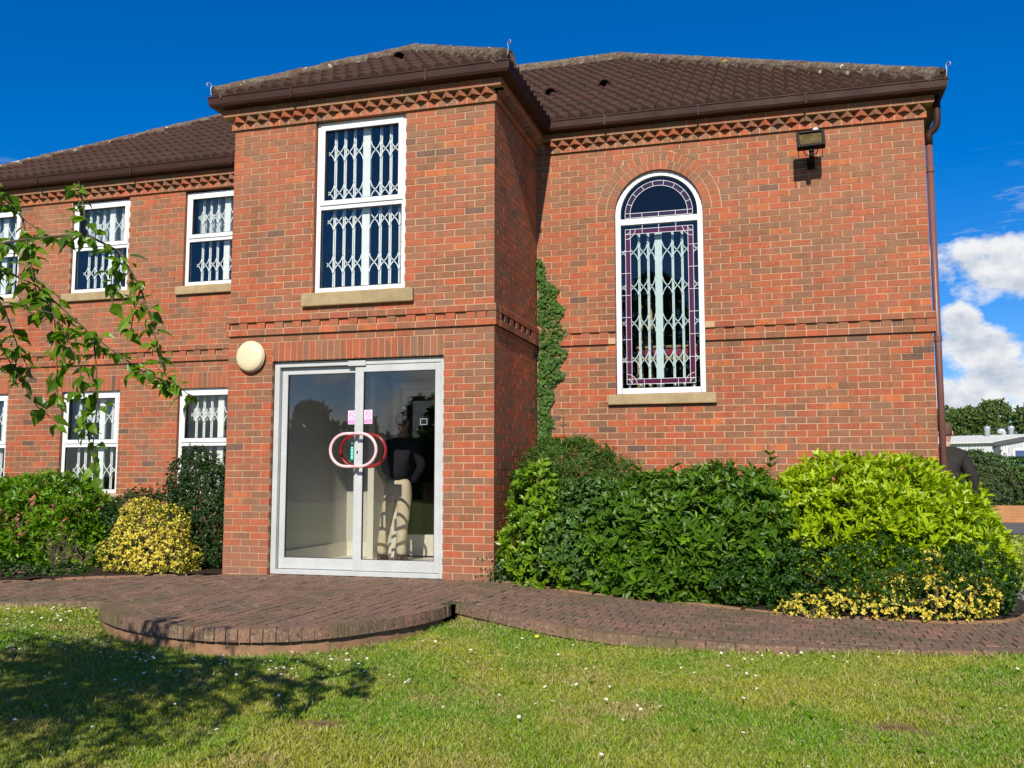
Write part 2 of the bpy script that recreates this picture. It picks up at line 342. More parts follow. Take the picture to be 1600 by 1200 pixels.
class MB:
    def __init__(s): s.v = []; s.f = []
    def add(s, vs, fs):
        o = len(s.v); s.v += [tuple(v) for v in vs]; s.f += [tuple(i + o for i in f) for f in fs]; return s
    def box(s, x0, x1, y0, y1, z0, z1, M4=None):
        vs = [(x0, y0, z0), (x1, y0, z0), (x1, y1, z0), (x0, y1, z0), (x0, y0, z1), (x1, y0, z1), (x1, y1, z1), (x0, y1, z1)]
        if M4 is not None: vs = [M4 @ Vector(v) for v in vs]
        return s.add(vs, BOXF)
    def tube(s, pts, r, seg=8, caps=True):
        pts = [Vector(p) for p in pts]; rs = r if isinstance(r, (list, tuple)) else [r] * len(pts)
        o = len(s.v); prev = None
        for i, p in enumerate(pts):
            d = (pts[min(i + 1, len(pts) - 1)] - pts[max(i - 1, 0)])
            d = d.normalized() if d.length > 1e-9 else Vector((0, 0, 1))
            if prev is None:
                a = d.cross(Vector((0, 0, 1)));
                if a.length < .1: a = d.cross(Vector((1, 0, 0)))
            else: a = prev - d * prev.dot(d)
            a.normalize(); prev = a; b = d.cross(a)
            for k in range(seg):
                t = 2 * math.pi * k / seg
                s.v.append(tuple(p + (a * math.cos(t) + b * math.sin(t)) * rs[i]))
        for i in range(len(pts) - 1):
            for k in range(seg):
                s.f.append((o + i * seg + k, o + i * seg + (k + 1) % seg, o + (i + 1) * seg + (k + 1) % seg, o + (i + 1) * seg + k))
        if caps:
            s.f.append(tuple(o + k for k in reversed(range(seg)))); e = o + (len(pts) - 1) * seg
            s.f.append(tuple(e + k for k in range(seg)))
        return s
    def lathe(s, prof, M4, seg=24):
        o = len(s.v)
        for r, h in prof:
            for k in range(seg):
                t = 2 * math.pi * k / seg
                s.v.append(tuple(M4 @ Vector((r * math.cos(t), r * math.sin(t), h))))
        for i in range(len(prof) - 1):
            for k in range(seg):
                s.f.append((o + i * seg + k, o + i * seg + (k + 1) % seg, o + (i + 1) * seg + (k + 1) % seg, o + (i + 1) * seg + k))
        s.f.append(tuple(o + k for k in reversed(range(seg)))); e = o + (len(prof) - 1) * seg
        s.f.append(tuple(e + k for k in range(seg))); return s
    def build(s, name, mat, parent=None, smooth=False, bevel=0):
        o = meshobj(name, s.v, s.f, mat, parent, smooth)
        if bevel:
            m = o.modifiers.new('bevel', 'BEVEL'); m.width = bevel; m.segments = 2; m.limit_method = 'ANGLE'
        return o
def empty(name, loc=(0, 0, 0)):
    o = bpy.data.objects.new(name, None); COL.objects.link(o); o.location = loc; o.empty_display_size = .2; return o
def tag(o, label=None, cat=None, group=None, kind=None):
    if label: o['label'] = label
    if cat: o['category'] = cat
    if group: o['group'] = group
    if kind: o['kind'] = kind
    return o
class Fr:
    """a wall frame: origin, direction along the wall, outward normal"""
    def __init__(s, O, u, n):
        s.O = Vector(O); s.u = Vector(u); s.n = Vector(n)
        s.flip = s.u.cross(s.n).z > 0
    def p(s, u, n, z): return s.O + s.u * u + s.n * n + Vector((0, 0, z))
    def box(s, mb, u0, u1, n0, n1, z0, z1):
        vs = [s.p(u0, n1, z0), s.p(u1, n1, z0), s.p(u1, n0, z0), s.p(u0, n0, z0), s.p(u0, n1, z1), s.p(u1, n1, z1), s.p(u1, n0, z1), s.p(u0, n0, z1)]
        mb.add(vs, BOXF if not s.flip else [tuple(reversed(f)) for f in BOXF])

# ------------------------------------------------------------------ the building
C = 0.075; MOD = 0.225; J = 0.01
W, D, XR, XL, DEP = 3.14, 1.775, 4.45, -9.4, 8.0
PR = 0.028
house = empty('brick_building', (-2.5, D, 0))
tag(house, 'red and brown brick two storey building with hipped brown pantile roof and projecting glazed entrance', 'building')
def P_(o):   # parent to the building without moving
    o.parent = house; o.matrix_parent_inverse = Matrix.Translation(-Vector(house.location)); return o
FRONT = Fr((0, 0, 0), (1, 0, 0), (0, -1, 0))
SIDE = Fr((0, 0, 0), (0, 1, 0), (1, 0, 0))
WING = Fr((0, D, 0), (1, 0, 0), (0, -1, 0))
LEFT = Fr((0, D, 0), (1, 0, 0), (0, -1, 0))
LSIDE = Fr((-W, 0, 0), (0, 1, 0), (-1, 0, 0))
RSIDE = Fr((XR, D, 0), (0, 1, 0), (1, 0, 0))
bricks = []     # every ordinary facing brick: (frame, ua_bottom, ub_bottom, ua_top, ub_top, z0, z1, n_out, depth)
ARC = (1.4875, 4.196, .5225, .7385)   # arch centre x, spring z, inner and outer radius
def row_intervals(u0, u1, start, right):
    """stretchers of 215 laid from one end; start = first brick length"""
    out = []
    if right:
        b = u1; ln = start
        while b > u0 + .02:
            out.append((max(b - ln, u0), b)); b -= ln + J; ln = .215
    else:
        a = u0; ln = start
        while a < u1 - .02:
            out.append((a, min(a + ln, u1))); a += ln + J; ln = .215
    return out
def arc_x(z):
    """half width of the arch ring's outside at height z, None when above it"""
    d = z - ARC[1]
    if d <= 0: return ARC[3] if d > -.001 else None
    return math.sqrt(ARC[3] ** 2 - d * d) if d < ARC[3] else None
def lay(fr, u0, u1, k0, k1, openings=(), right=True, n=0.0, arch=False, u0f=None, depth=.1025, header_first=1):
    for k in range(k0, k1):
        z0 = k * C; z1 = z0 + .0655
        a0 = u0f(k) if u0f else u0
        start = .1025 if (k % 2 == header_first) else .215
        for a, b in row_intervals(a0, u1, start, right):
            segs = [(a, b)]
            for (oa, ob, za, zb) in openings:
                if z1 <= za + .004 or z0 >= zb - .004: continue
                ns = []
                for (x, y) in segs:
                    if y <= oa or x >= ob: ns.append((x, y)); continue
                    if x < oa: ns.append((x, oa if oa - x < .2 else oa))
                    if y > ob: ns.append((ob, y))
                segs = [q for q in ns if q[1] - q[0] > .022]
            for (x, y) in segs:
                q = [x, y, x, y]
                if arch and z1 > ARC[1] + .005:
                    hb = arc_x(max(z0, ARC[1])); ht = arc_x(z1)
                    hb = (hb + J) if hb else 0; ht = (ht + J) if ht else 0
                    cx = ARC[0]; mid = (x + y) / 2
                    if hb > 0 or ht > 0:
                        if mid < cx:
                            q[1] = min(y, cx - hb) if hb else y; q[3] = min(y, cx - ht) if ht else y
                            if x < cx < y and (hb or ht): 
                                q[0] = q[0]; 
                            if q[1] - q[0] < .004 and q[3] - q[2] < .004: continue
                            q[1] = max(q[1], q[0] + .002); q[3] = max(q[3], q[2] + .002)
                        else:
                            q[0] = max(x, cx + hb) if hb else x; q[2] = max(x, cx + ht) if ht else x
                            if q[1] - q[0] < .004 and q[3] - q[2] < .004: continue
                            q[0] = min(q[0], q[1] - .002); q[2] = min(q[2], q[3] - .002)
                nn = n + random.uniform(-.0014, .0014)
                depth_ = .215 if (fr is FRONT and k % 2 == 1 and (abs(y) < 1e-6 or abs(x + W) < 1e-6)) else depth
                bricks.append((fr, q[0], q[1], q[2], q[3], z0 + random.uniform(-.0015, .0015), z1 + random.uniform(-.0015, .0015), nn, depth_))
def mortar(name, fr, u0, u1, z0, z1, openings=(), arch=False, n=-.0042, rev=.115):
    us = sorted({u0, u1} | {v for o in openings for v in (o[0] - .003, o[1] + .003)})
    zs = sorted({z0, z1} | {v for o in openings for v in (o[2] - .003, o[3] + .003)})
    mb = MB()
    inside = lambda u, z: any(o[0] - .003 < u < o[1] + .003 and o[2] - .003 < z < o[3] + .003 for o in openings)
    def quad(*ps):
        f = [tuple(range(4))]; mb.add(ps, f)
    if arch: zs = sorted(set(zs) | {ARC[1] + ARC[2] + .05})
    for i in range(len(us) - 1):
        for j in range(len(zs) - 1):
            mu, mz = (us[i] + us[i + 1]) / 2, (zs[j] + zs[j + 1]) / 2
            if inside(mu, mz): continue
            if arch and openings[0][0] < mu < openings[0][1] and ARC[1] < mz < ARC[1] + ARC[2] + .05: continue
            quad(fr.p(us[i], n, zs[j]), fr.p(us[i + 1], n, zs[j]), fr.p(us[i + 1], n, zs[j + 1]), fr.p(us[i], n, zs[j + 1]))
    for (a, b, c, d) in openings:
        a -= .003; b += .003; c -= .003; d += .003
        sides = [(a, c, a, d), (b, c, b, d), (a, c, b, c), (a, d, b, d)]
        if arch: sides = sides[:3]
        for (p, q, r, s) in sides:
            quad(fr.p(p, n, q), fr.p(r, n, s), fr.p(r, n - rev, s), fr.p(p, n - rev, q))
    if arch:
        cx, cz, ri, ro = ARC; ri += .003
        N = 24; zt = ARC[1] + ARC[2] + .05
        pts = [(cx - ri * math.cos(math.pi * i / N), cz + ri * math.sin(math.pi * i / N)) for i in range(N + 1)]
        for i in range(N):
            (x0, y0), (x1, y1) = pts[i], pts[i + 1]
            quad(fr.p(x0, n, y0), fr.p(x1, n, y1), fr.p(x1, n, zt), fr.p(x0, n, zt))
            quad(fr.p(x0, n, y0), fr.p(x1, n, y1), fr.p(x1, n - rev, y1), fr.p(x0, n - rev, y0))
    return P_(mb.build(name, M['mortar']))
WIN_UP = (-2.105, -1.015, 3.075, 5.06)
DOOR = (-2.5825, -.5575, -.02, 2.325)
DOORB = (-2.5825, -.5575, -.02, 2.55)
ARCHW = (.965, 2.01, 2.025, 4.196)
lwu = [(-6.955, -5.975, 3.675, 5.06), (-5.06, -4.08, 3.675, 5.06), (-8.85, -7.87, 3.675, 5.06)]
lwl = [(-6.985, -6.01, .825, 2.25), (-5.07, -4.095, .825, 2.25), (-8.9, -7.925, .825, 2.25)]
lwl_b = [(a, b, c, 2.475) for a, b, c, d in lwl]
# facing bricks
lay(FRONT, -W, 0, -1, 67, [WIN_UP, DOORB, (-W - 1, 1, 35 * C - .005, 38 * C - .01)])
sidef = lambda k: .225 if k % 2 == 1 else .1125
lay(SIDE, .1, D - .004, -1, 67, [(-1, 9, 35 * C - .005, 38 * C - .01)], right=False, u0f=sidef, header_first=7)
lay(LSIDE, .1, D - .004, -1, 67, [], right=False, u0f=sidef, header_first=7)
lay(WING, .006, XR, -1, 67, [ARCHW, (.0, 9, 35 * C - .005, 38 * C - .01)], right=True, arch=True)
lay(LEFT, XL, -W - .006, -1, 67, lwu + lwl_b + [(XL - 1, 0, 35 * C - .005, 38 * C - .01)], right=True)
lay(RSIDE, .1, DEP - .3, -1, 67, [], right=False, u0f=sidef, header_first=7)
# the string course: two proud rows with a dentil row between, then eaves rows
def band(fr, u0, u1, e0, e1, openings=(), dent=True):
    for k, st in ((35, .215), (37, .1025)):
        for a, b in row_intervals(u0 - e0, u1 + e1, st, True):
            if any(o[0] < (a + b) / 2 < o[1] for o in openings):
                continue
            for o in openings:
                if a < o[0] < b: b = o[0]
                if a < o[1] < b: a = o[1]
            bricks.append((fr, a, b, a, b, k * C, k * C + .065, PR + random.uniform(-.001, .001), .125))
    i = 0
    for a, b in row_intervals(u0 - e0, u1 + e1, .1025 + (e1 if dent else 0), True) if False else [(u1 + e1 - .1025 - j * .1125, u1 + e1 - j * .1125) for j in range(int((u1 + e1 - u0 + e0) / .1125) + 1)]:
        a = max(a, u0 - e0)
        for o in openings:
            if a < o[0] < b: b = o[0]
            if a < o[1] < b: a = o[1]
        if b - a > .02 and not any(o[0] - .0 < (a + b) / 2 < o[1] + .0 for o in openings):
            o_ = PR if (i % 2 == 0 or i == 1) else 0.0
            bricks.append((fr, a, b, a, b, 36 * C, 36 * C + .065, o_ + random.uniform(-.001, .001), .125))
        i += 1
band(FRONT, -W, 0, PR, PR)
band(SIDE, .135, D - .03, 0, 0)
band(WING, .006, XR, 0, PR, [ARCHW])
band(LEFT, XL, -W - .006, 0, 0)
def eaves(fr, u0, u1, e0, e1, teeth_from):
    for a, b in [(u1 + e1 - .1025 - j * .1125, u1 + e1 - j * .1125) for j in range(int((u1 + e1 - u0 + e0) / .1125) + 1)]:
        a = max(a, u0 - e0)
        if b - a > .02: bricks.append((fr, a, b, a, b, 67 * C, 67 * C + .067, PR + random.uniform(-.001, .001), .14))
    for a, b in row_intervals(u0 - (e0 * 103 / 28 if e0 else 0), u1 + (e1 * 103 / 28 if e1 else 0), .215, True):
        bricks.append((fr, a, b, a, b, 69 * C, 69 * C + .066, .103, .2))
eaves(FRONT, -W, 0, PR, PR, 0)
eaves(SIDE, .1, D - .03, 0, 0, 0)
eaves(WING, .03, XR, 0, PR, 0)
eaves(LEFT, XL, -W - .04, 0, 0, 0)
eaves(RSIDE, .1, DEP, 0, 0, 0)
# mortar sheets = the walls themselves
wf = mortar('wall', FRONT, -W + .003, -.003, -.3, 5.25, [WIN_UP, DOOR])
ws = mortar('wall', SIDE, .003, D, -.3, 5.25)
ww = mortar('wall', WING, -.003, XR - .003, -.3, 5.25, [ARCHW], arch=True)
wl = mortar('wall', LEFT, XL + .003, -W + .0, -.3, 5.25, lwu + lwl)
mortar('wall', LSIDE, .003, D, -.3, 5.25)
wr = mortar('wall', RSIDE, .003, DEP, -.3, 5.25)
m_ = MB(); m_.box(XL, XR - .01, D + DEP - .01, D + DEP, -.3, 5.25); m_.box(XL, XL + .01, D, D + DEP - .01, -.3, 5.25)
P_(m_.build('wall', M['mortar']))
m_ = MB()
for fr, u0, u1 in ((FRONT, -W - PR + .003, PR - .003), (SIDE, -.02, D - .002), (WING, .004, XR + PR - .003), (LEFT, XL, -W - .004)):
    for k in (35, 36, 37):
        segs = [(u0, u1)]
        if fr is WING: segs = [(u0, ARCHW[0] - .004), (ARCHW[1] + .004, u1)]
        for a, b in segs:
            fr.box(m_, a, b, -.05, (PR - .003) if k != 36 else (-.0025), k * C - (.006 if k == 36 else 0), k * C + .068 + (.004 if k != 36 else 0))
    fr.box(m_, u0 if fr is not WING else .03, u1, -.05, PR - .003, 67 * C + .002, 67 * C + .072)
    fr.box(m_, u0 - (.07 if fr is FRONT else 0) if fr is not WING else .11, u1 + (.07 if fr in (FRONT, WING) else 0), -.05, .1, 69 * C - .008, 69 * C + .07)
mo = P_(m_.build('bed_joint', M['mortar']))
def brick_verts(b):
    fr, a0, b0, a1, b1, z0, z1, n, d = b
    return [fr.p(a0, n, z0), fr.p(b0, n, z0), fr.p(b0, n - d, z0), fr.p(a0, n - d, z0), fr.p(a1, n, z1), fr.p(b1, n, z1), fr.p(b1, n - d, z1), fr.p(a1, n - d, z1)]
# the 300 full stretchers that show largest become bricks of their own
camp = Vector(cam.location)
cand = []
for i, b in enumerate(bricks):
    if b[0] not in (FRONT, WING) or abs(b[2] - b[1] - .215) > .0005 or abs(b[4] - b[3] - .215) > .0005: continue
    if b[7] > .01 or b[7] < -.01 and b[0] is FRONT: continue
    c = b[0].p((b[1] + b[2]) / 2, 0, b[5])
    if b[0] is WING and b[5] < 1.35: continue
    if b[0] is FRONT and c.x < -2.6: continue
    cand.append(((c - camp).length, i))
cand.sort(); single = {i for _, i in cand[:300]}
proto = []
for q in range(4):
    mb = MB(); e = .0015
    j = [random.uniform(0, e) for _ in range(8)]
    mb.add([(-.1075 + j[0], 0, j[1]), (.1075 - j[2], 0, j[3]), (.1075 - j[2], .1025, j[3]), (-.1075 + j[0], .1025, j[1]),
            (-.1075 + j[4], 0, .065 - j[5]), (.1075 - j[6], 0, .065 - j[7]), (.1075 - j[6], .1025, .065 - j[7]), (-.1075 + j[4], .1025, .065 - j[5])], BOXF)
    mb.v = [(a_, b_, c_ * .0655 / .065) for a_, b_, c_ in mb.v]; me = bpy.data.meshes.new('brick'); me.from_pydata(mb.v, [], mb.f); me.materials.append(M['brick1']); proto.append(me)
VS = {id(FRONT): [], id(SIDE): [], id(WING): [], id(LEFT): [], id(LSIDE): [], id(RSIDE): []}
for i, b in enumerate(bricks):
    if i in single:
        o = bpy.data.objects.new('brick', proto[i % 4]); COL.objects.link(o)
        o.location = b[0].p((b[1] + b[2]) / 2, b[7], b[5]); o.parent = wf if b[0] is FRONT else ww
        o.matrix_parent_inverse = Matrix.Translation(-Vector(house.location)) if False else Matrix.Identity(4)
    else: VS[id(b[0])].append(brick_verts(b))
for fr, wobj in ((FRONT, wf), (SIDE, ws), (WING, ww), (LEFT, wl), (RSIDE, wr)):
    arr = np.array([[tuple(v) for v in b] for b in VS[id(fr)]]); n = len(arr)
    F = (np.array(BOXF)[None] + 8 * np.arange(n)[:, None, None]).reshape(-1, 4)
    if fr.flip: F = F[:, ::-1]
    o = meshobj('brickwork', arr.reshape(-1, 3), F, M['brick'], wobj); o['kind'] = 'stuff'
del VS[id(LSIDE)]
def single_brick(name, verts, parent=None, mat='brick1'):
    mb = MB(); mb.add(verts, BOXF); o = mb.build(name, M[mat]); 
    if parent: o.parent = parent
    else: P_(o)
    return o
# soldier courses over door and left windows
for (a, b, z, fr, wobj) in [(DOOR[0], DOOR[1], 2.332, FRONT, wf)] + [(o[0], o[1], 2.257, LEFT, wl) for o in lwl]:
    n = round((b - a) / .075); st = (b - a) / n
    for i in range(n):
        x = a + i * st + .004
        single_brick('soldier_brick', brick_verts((fr, x, x + st - .009, x, x + st - .009, z, z + .208, random.uniform(0, .002), .1025)), wobj)
# two rings of the arch
for ring, (r0, r1) in enumerate(((ARC[2], ARC[2] + .1025), (ARC[2] + .1125, ARC[2] + .215))):
    n = (23, 27)[ring]
    for i in range(n):
        g = .0045 / r0
        t0 = math.pi * i / n + g; t1 = math.pi * (i + 1) / n - g
        c = lambda r, t: (ARC[0] - r * math.cos(t), ARC[1] + r * math.sin(t))
        q = [c(r0, t0), c(r0, t1), c(r1, t1), c(r1, t0)]; nn = random.uniform(.0, .002)
        vs = [WING.p(x, nn, z) for x, z in q] + [WING.p(x, nn - .1025, z) for x, z in q]
        o = MB().add(vs, [(0, 1, 2, 3), (7, 6, 5, 4), (0, 4, 5, 1), (1, 5, 6, 2), (2, 6, 7, 3), (3, 7, 4, 0)]).build('arch_brick', M['brick1']); o.parent = ww
# dog-tooth course: bricks laid at 45 degrees
def tooth(fr, u, wobj):
    h = .0725; a = random.uniform(-.02, .02)
    vs = []
    for z in (68 * C + .001, 68 * C + .066):
        for t in range(4):
            an = math.pi / 2 * t + a
            vs.append(fr.p(u + h * math.sin(an), PR + h * math.cos(an), z))
    o = MB().add(vs, BOXF).build('tooth_brick', M['brick1']); o.parent = wobj
for i in range(21): tooth(FRONT, -W + .07 + i * .15, wf)
for i in range(29): tooth(WING, XR - .055 - i * .15, ww)
for i in range(42): tooth(LEFT, -W - .11 - i * .15, wl)
for i in range(11): tooth(SIDE, .1 + i * .15, ws)
# sills
def sill(u0, u1, z0, z1, fr, wobj, out=.05):
    mb = MB(); fr.box(mb, u0, u1, -.12, out, z0, z1); o = P_(mb.build('sill', M['stone'], None, bevel=.012)); return o
sill(-2.22, -.895, 2.915, 3.065, FRONT, wf, .055)
sill(.87, 2.13, 1.895, 2.015, WING, ww, .055)
for o_ in lwu: sill(o_[0] - .09, o_[1] + .09, 3.545, 3.665, LEFT, wl)
for o_ in lwl: sill(o_[0] - .09, o_[1] + .09, .70, .815, LEFT, wl)

# ------------------------------------------------------------------ windows
def frame_rect(fr, mb, u0, u1, z0, z1, t, n0, n1):
    fr.box(mb, u0, u0 + t, n0, n1, z0, z1); fr.box(mb, u1 - t, u1, n0, n1, z0, z1)
    fr.box(mb, u0 + t, u1 - t, n0, n1, z1 - t, z1); fr.box(mb, u0 + t, u1 - t, n0, n1, z0, z0 + t)
def strip(mb, fr, pts, w, n0, n1):
    """flat bar following pts (u,z)"""
    for i in range(len(pts) - 1):
        (a, b), (c, d) = pts[i], pts[i + 1]; L = math.hypot(c - a, d - b); px, pz = -(d - b) / L * w / 2, (c - a) / L * w / 2
        vs = [fr.p(a - px, n1, b - pz), fr.p(c - px, n1, d - pz), fr.p(c - px, n0, d - pz), fr.p(a - px, n0, b - pz),
              fr.p(a + px, n1, b + pz), fr.p(c + px, n1, d + pz), fr.p(c + px, n0, d + pz), fr.p(a + px, n0, b + pz)]
        mb.add(vs, BOXF)
def curve(s): return .62 * s + .38 * s ** 5
def grille(fr, u0, u1, z0, z1, xs, levels, depth, parent, stile=None, sw=.09, h=.105, bw=.022):
    """folding security grille: uprights, crossing curved arms at each level, wide meeting stile"""
    mb = MB()
    for x in xs:
        fr.box(mb, x - .007, x + .007, depth - .004, depth + .006, z0, z1); fr.box(mb, x + .008, x + .020, depth - .016, depth - .006, z0, z1)
    for zl in levels:
        cells = list(zip(xs[:-1], xs[1:]))
        for a, b in cells:
            if stile and a < stile < b:
                cs = [(a, b, 0)]
                l = stile - sw / 2; r = stile + sw / 2
                for (p, q) in ((a, l), (r, b)):
                    for s in (1, -1):
                        pts = [(p + (q - p) * t, zl + s * h * curve(2 * t - 1)) for t in [i / 10 for i in range(11)]]
                        strip(mb, fr, pts, .011, depth + .002, depth + .008)
                continue
            for s in (1, -1):
                pts = [(a + (b - a) * t, zl + s * h * curve(2 * t - 1)) for t in [i / 10 for i in range(11)]]
                strip(mb, fr, pts, .011, depth + .002, depth + .008)
        for e, sgn in ((xs[0], -1), (xs[-1], 1)):
            for s in (1, -1):
                strip(mb, fr, [(e + sgn * q * .075, zl + s * h * curve(1 - q * 1.3)) for q in (0, .2, .4, .6, .8, 1)], .011, depth + .002, depth + .008)
    if stile:
        fr.box(mb, stile - sw / 2, stile + sw / 2, depth - .02, depth + .015, z0, z1)
    o = mb.build('security_grille', M['grille'], parent); return o
def window(fr, wobj, o, zt, stile, xs_n, levels, blind=0.0, inset=.045, top=None):
    u0, u1, z0, z1 = o
    if top: z1 = top
    mb = MB(); frame_rect(fr, mb, u0 + .004, u1 - .004, z0, z1, .055, -inset - .06, -inset)
    fr.box(mb, u0 + .055, u1 - .055, -inset - .06, -inset, zt - .03, zt + .015)
    win = P_(mb.build('window', M['white'], None, bevel=.004))
    win['label'] = 'white framed window with folding security grille behind the glass'
    mb = MB(); frame_rect(fr, mb, u0 + .045, u1 - .045, zt + .018, z1 - .04, .055, -inset - .03, -inset + .014)
    mb.build('opening_sash', M['white'], win, bevel=.004)
    mb = MB()
    a, b = u0 + .1, u1 - .1
    frame_rect(fr, mb, a - .001, b + .001, zt + .072, z1 - .094, .007, -inset - .028, -inset + .008)
    frame_rect(fr, mb, u0 + .058, u1 - .058, z0 + .054, zt - .029, .007, -inset - .028, -inset - .002)
    mb.build('seal', M['seal'], win)
    for (p, q, r, s) in ((a, b, zt + .073, z1 - .095), (u0 + .059, u1 - .059, z0 + .055, zt - .03)):
        mb = MB(); fr.box(mb, p, q, -inset - .030, -inset - .018, r, s); mb.build('pane', M['glass' if not blind else 'blindglass'], win)
    n = xs_n; L = u0 + .13; Rr = u1 - .10
    # pairs of uprights each side of the meeting stile
    xs = []
    sp = .118
    left = [stile - .04 - sp * (n[0] - i) + .0 for i in range(n[0])]; right = [stile + .045 + sp * (i + 1) for i in range(n[1])]
    grille(fr, u0, u1, z0 + .03, z1 - .05, left + right, levels, -.14, win, stile)
    if blind:
        mb = MB(); k = int((u1 - u0 - .1) / .085)
        for i in range(k):
            x = u0 + .06 + i * (u1 - u0 - .12) / k
            vs = [fr.p(x, -.24, z1 - .02), fr.p(x + .082, -.27, z1 - .02), fr.p(x + .082, -.27, z1 - blind), fr.p(x, -.24, z1 - blind)]
            mb.add(vs, [(0, 1, 2, 3)])
        mb.build('blind', M['blind'], win)
    return win
window(FRONT, wf, WIN_UP, 4.045, -1.535, (3, 3), (4.69, 4.23, 3.90, 3.41), top=5.02)
for i, o_ in enumerate(lwu): window(LEFT, wl, o_, 4.325, o_[0] + .60, (3, 2), (4.66, 3.98), blind=.62, top=4.995)
for i, o_ in enumerate(lwl): window(LEFT, wl, o_, 1.50, o_[0] + .60, (3, 2), (1.90, 1.15), blind=.42)
# arched stained window
def arch_pts(r, n=28): return [(ARC[0] - r * math.cos(math.pi * i / n), ARC[1] + r * math.sin(math.pi * i / n)) for i in range(n + 1)]
def arch_band(mb, fr, r0, r1, n0, n1, zb=None, n=28):
    """half ring between radii, extruded; legs run down to zb"""
    a = arch_pts(r0, n); b = arch_pts(r1, n)
    if zb is not None:
        a = [(a[0][0], zb)] + a + [(a[-1][0], zb)]; b = [(b[0][0], zb)] + b + [(b[-1][0], zb)]
    k = len(a); vs = []
    for (x, z) in a: vs += [fr.p(x, n1, z), fr.p(x, n0, z)]
    for (x, z) in b: vs += [fr.p(x, n1, z), fr.p(x, n0, z)]
    fs = []
    for i in range(k - 1):
        a0, a1, b0, b1 = 2 * i, 2 * i + 2, 2 * k + 2 * i, 2 * k + 2 * i + 2
        fs += [(a0, a1, b1, b0), (a0 + 1, b0 + 1, b1 + 1, a1 + 1), (a0, a0 + 1, a1 + 1, a1), (b0, b1, b1 + 1, b0 + 1)]
    mb.add(vs, fs)
IN = .045
mb = MB(); arch_band(mb, WING, .458, .519, -IN - .06, -IN, zb=2.03)
WING.box(mb, .968 + .055, 2.007 - .055, -IN - .06, -IN, 2.03, 2.095)
WING.box(mb, .968 + .06, 2.007 - .06, -IN - .062, -IN + .004, 4.075, 4.145)
aw = P_(mb.build('window', M['white'], None)); aw['label'] = 'tall round headed white window with purple stained glass border'
def arc_fill(mb, fr, r, n_, zb):
    pts = arch_pts(r, 28) + [(ARC[0] + r, zb), (ARC[0] - r, zb)]
    vs = [fr.p(x, n_, z) for x, z in pts]; mb.add(vs, [tuple(range(len(vs)))])
mb = MB(); arc_fill(mb, WING, .458, -IN - .024, 4.14); mb.build('pane', M['glass'], aw)
mb = MB(); WING.box(mb, 1.03, 1.945, -IN - .03, -IN - .018, 2.095, 4.075); mb.build('pane', M['archglass'], aw)
nS = -IN - .017
# upper lunette: violet border ring and base with white came lines
mb = MB(); arch_band(mb, WING, .345, .40, nS, nS + .002, zb=4.215); WING.box(mb, ARC[0] - .345, ARC[0] + .345, nS, nS + .002, 4.16, 4.215)
WING.box(mb, ARC[0] - .40, ARC[0] - .346, nS, nS + .002, 4.16, 4.214); WING.box(mb, ARC[0] + .346, ARC[0] + .40, nS, nS + .002, 4.16, 4.214)
mb.build('stained_border', M['violet'], aw)
mb = MB()
wcm = .0055
arch_band(mb, WING, .40, .40 + wcm, nS + .0025, nS + .005, zb=4.16); arch_band(mb, WING, .345 - wcm, .345, nS + .0025, nS + .005, zb=4.16)
for z in (4.16, 4.215): WING.box(mb, ARC[0] - .40, ARC[0] + .40, nS + .0055, nS + .0065, z - wcm / 2, z + wcm / 2)
for i in range(1, 9):
    t = math.pi * i / 9; c, s = math.cos(t), math.sin(t)
    strip(mb, WING, [(ARC[0] - .345 * c, ARC[1] + .345 * s), (ARC[0] - .40 * c, ARC[1] + .40 * s)], wcm, nS + .006, nS + .007)
for x in (-.2, 0, .2): WING.box(mb, ARC[0] + x - wcm / 2, ARC[0] + x + wcm / 2, nS + .0055, nS + .007, 4.16, 4.215)
# lower light: border of deep purple set in from the frame, quarter rounds at the corners
x0, x1, zb, zt = 1.085, 1.89, 2.145, 4.02; bw = .06
pb = MB()
WING.box(pb, x0, x0 + bw, nS, nS + .002, zb + .12, zt - .12); WING.box(pb, x1 - bw, x1, nS, nS + .002, zb + .12, zt - .12)
WING.box(pb, x0 + .12, x1 - .12, nS, nS + .002, zb, zb + bw); WING.box(pb, x0 + .12, x1 - .12, nS, nS + .002, zt - bw, zt)
for (cx, cz, sx, sz) in ((x0, zb, 1, 1), (x1, zb, -1, 1), (x0, zt, 1, -1), (x1, zt, -1, -1)):
    pts = []; N = 8
    for r in (.06, .12):
        pts.append([(cx + sx * r * math.cos(math.pi / 2 * i / N), cz + sz * r * math.sin(math.pi / 2 * i / N)) for i in range(N + 1)])
    for i in range(N):
        q = [pts[0][i], pts[1][i], pts[1][i + 1], pts[0][i + 1]]
        pb.add([WING.p(a, nS + .0015, b) for a, b in q], [(0, 1, 2, 3)])
    for p in pts: strip(mb, WING, p, wcm, nS + .003, nS + .006)
pb.build('stained_border', M['purple'], aw)
for x in (x0, x0 + bw, x1 - bw, x1): WING.box(mb, x - wcm / 2, x + wcm / 2, nS + .0025, nS + .0045, zb, zt)
for z in (zb, zb + bw, zt - bw, zt): WING.box(mb, x0, x1, nS + .005, nS + .0065, z - wcm / 2, z + wcm / 2)
for i in range(1, 7):
    z = zb + (zt - zb) * (i + .0) / 7
    WING.box(mb, 1.035, x0 + bw, nS + .005, nS + .0065, z - wcm / 2, z + wcm / 2); WING.box(mb, x1 - bw, 1.94, nS + .005, nS + .0065, z + .04 - wcm / 2, z + .04 + wcm / 2)
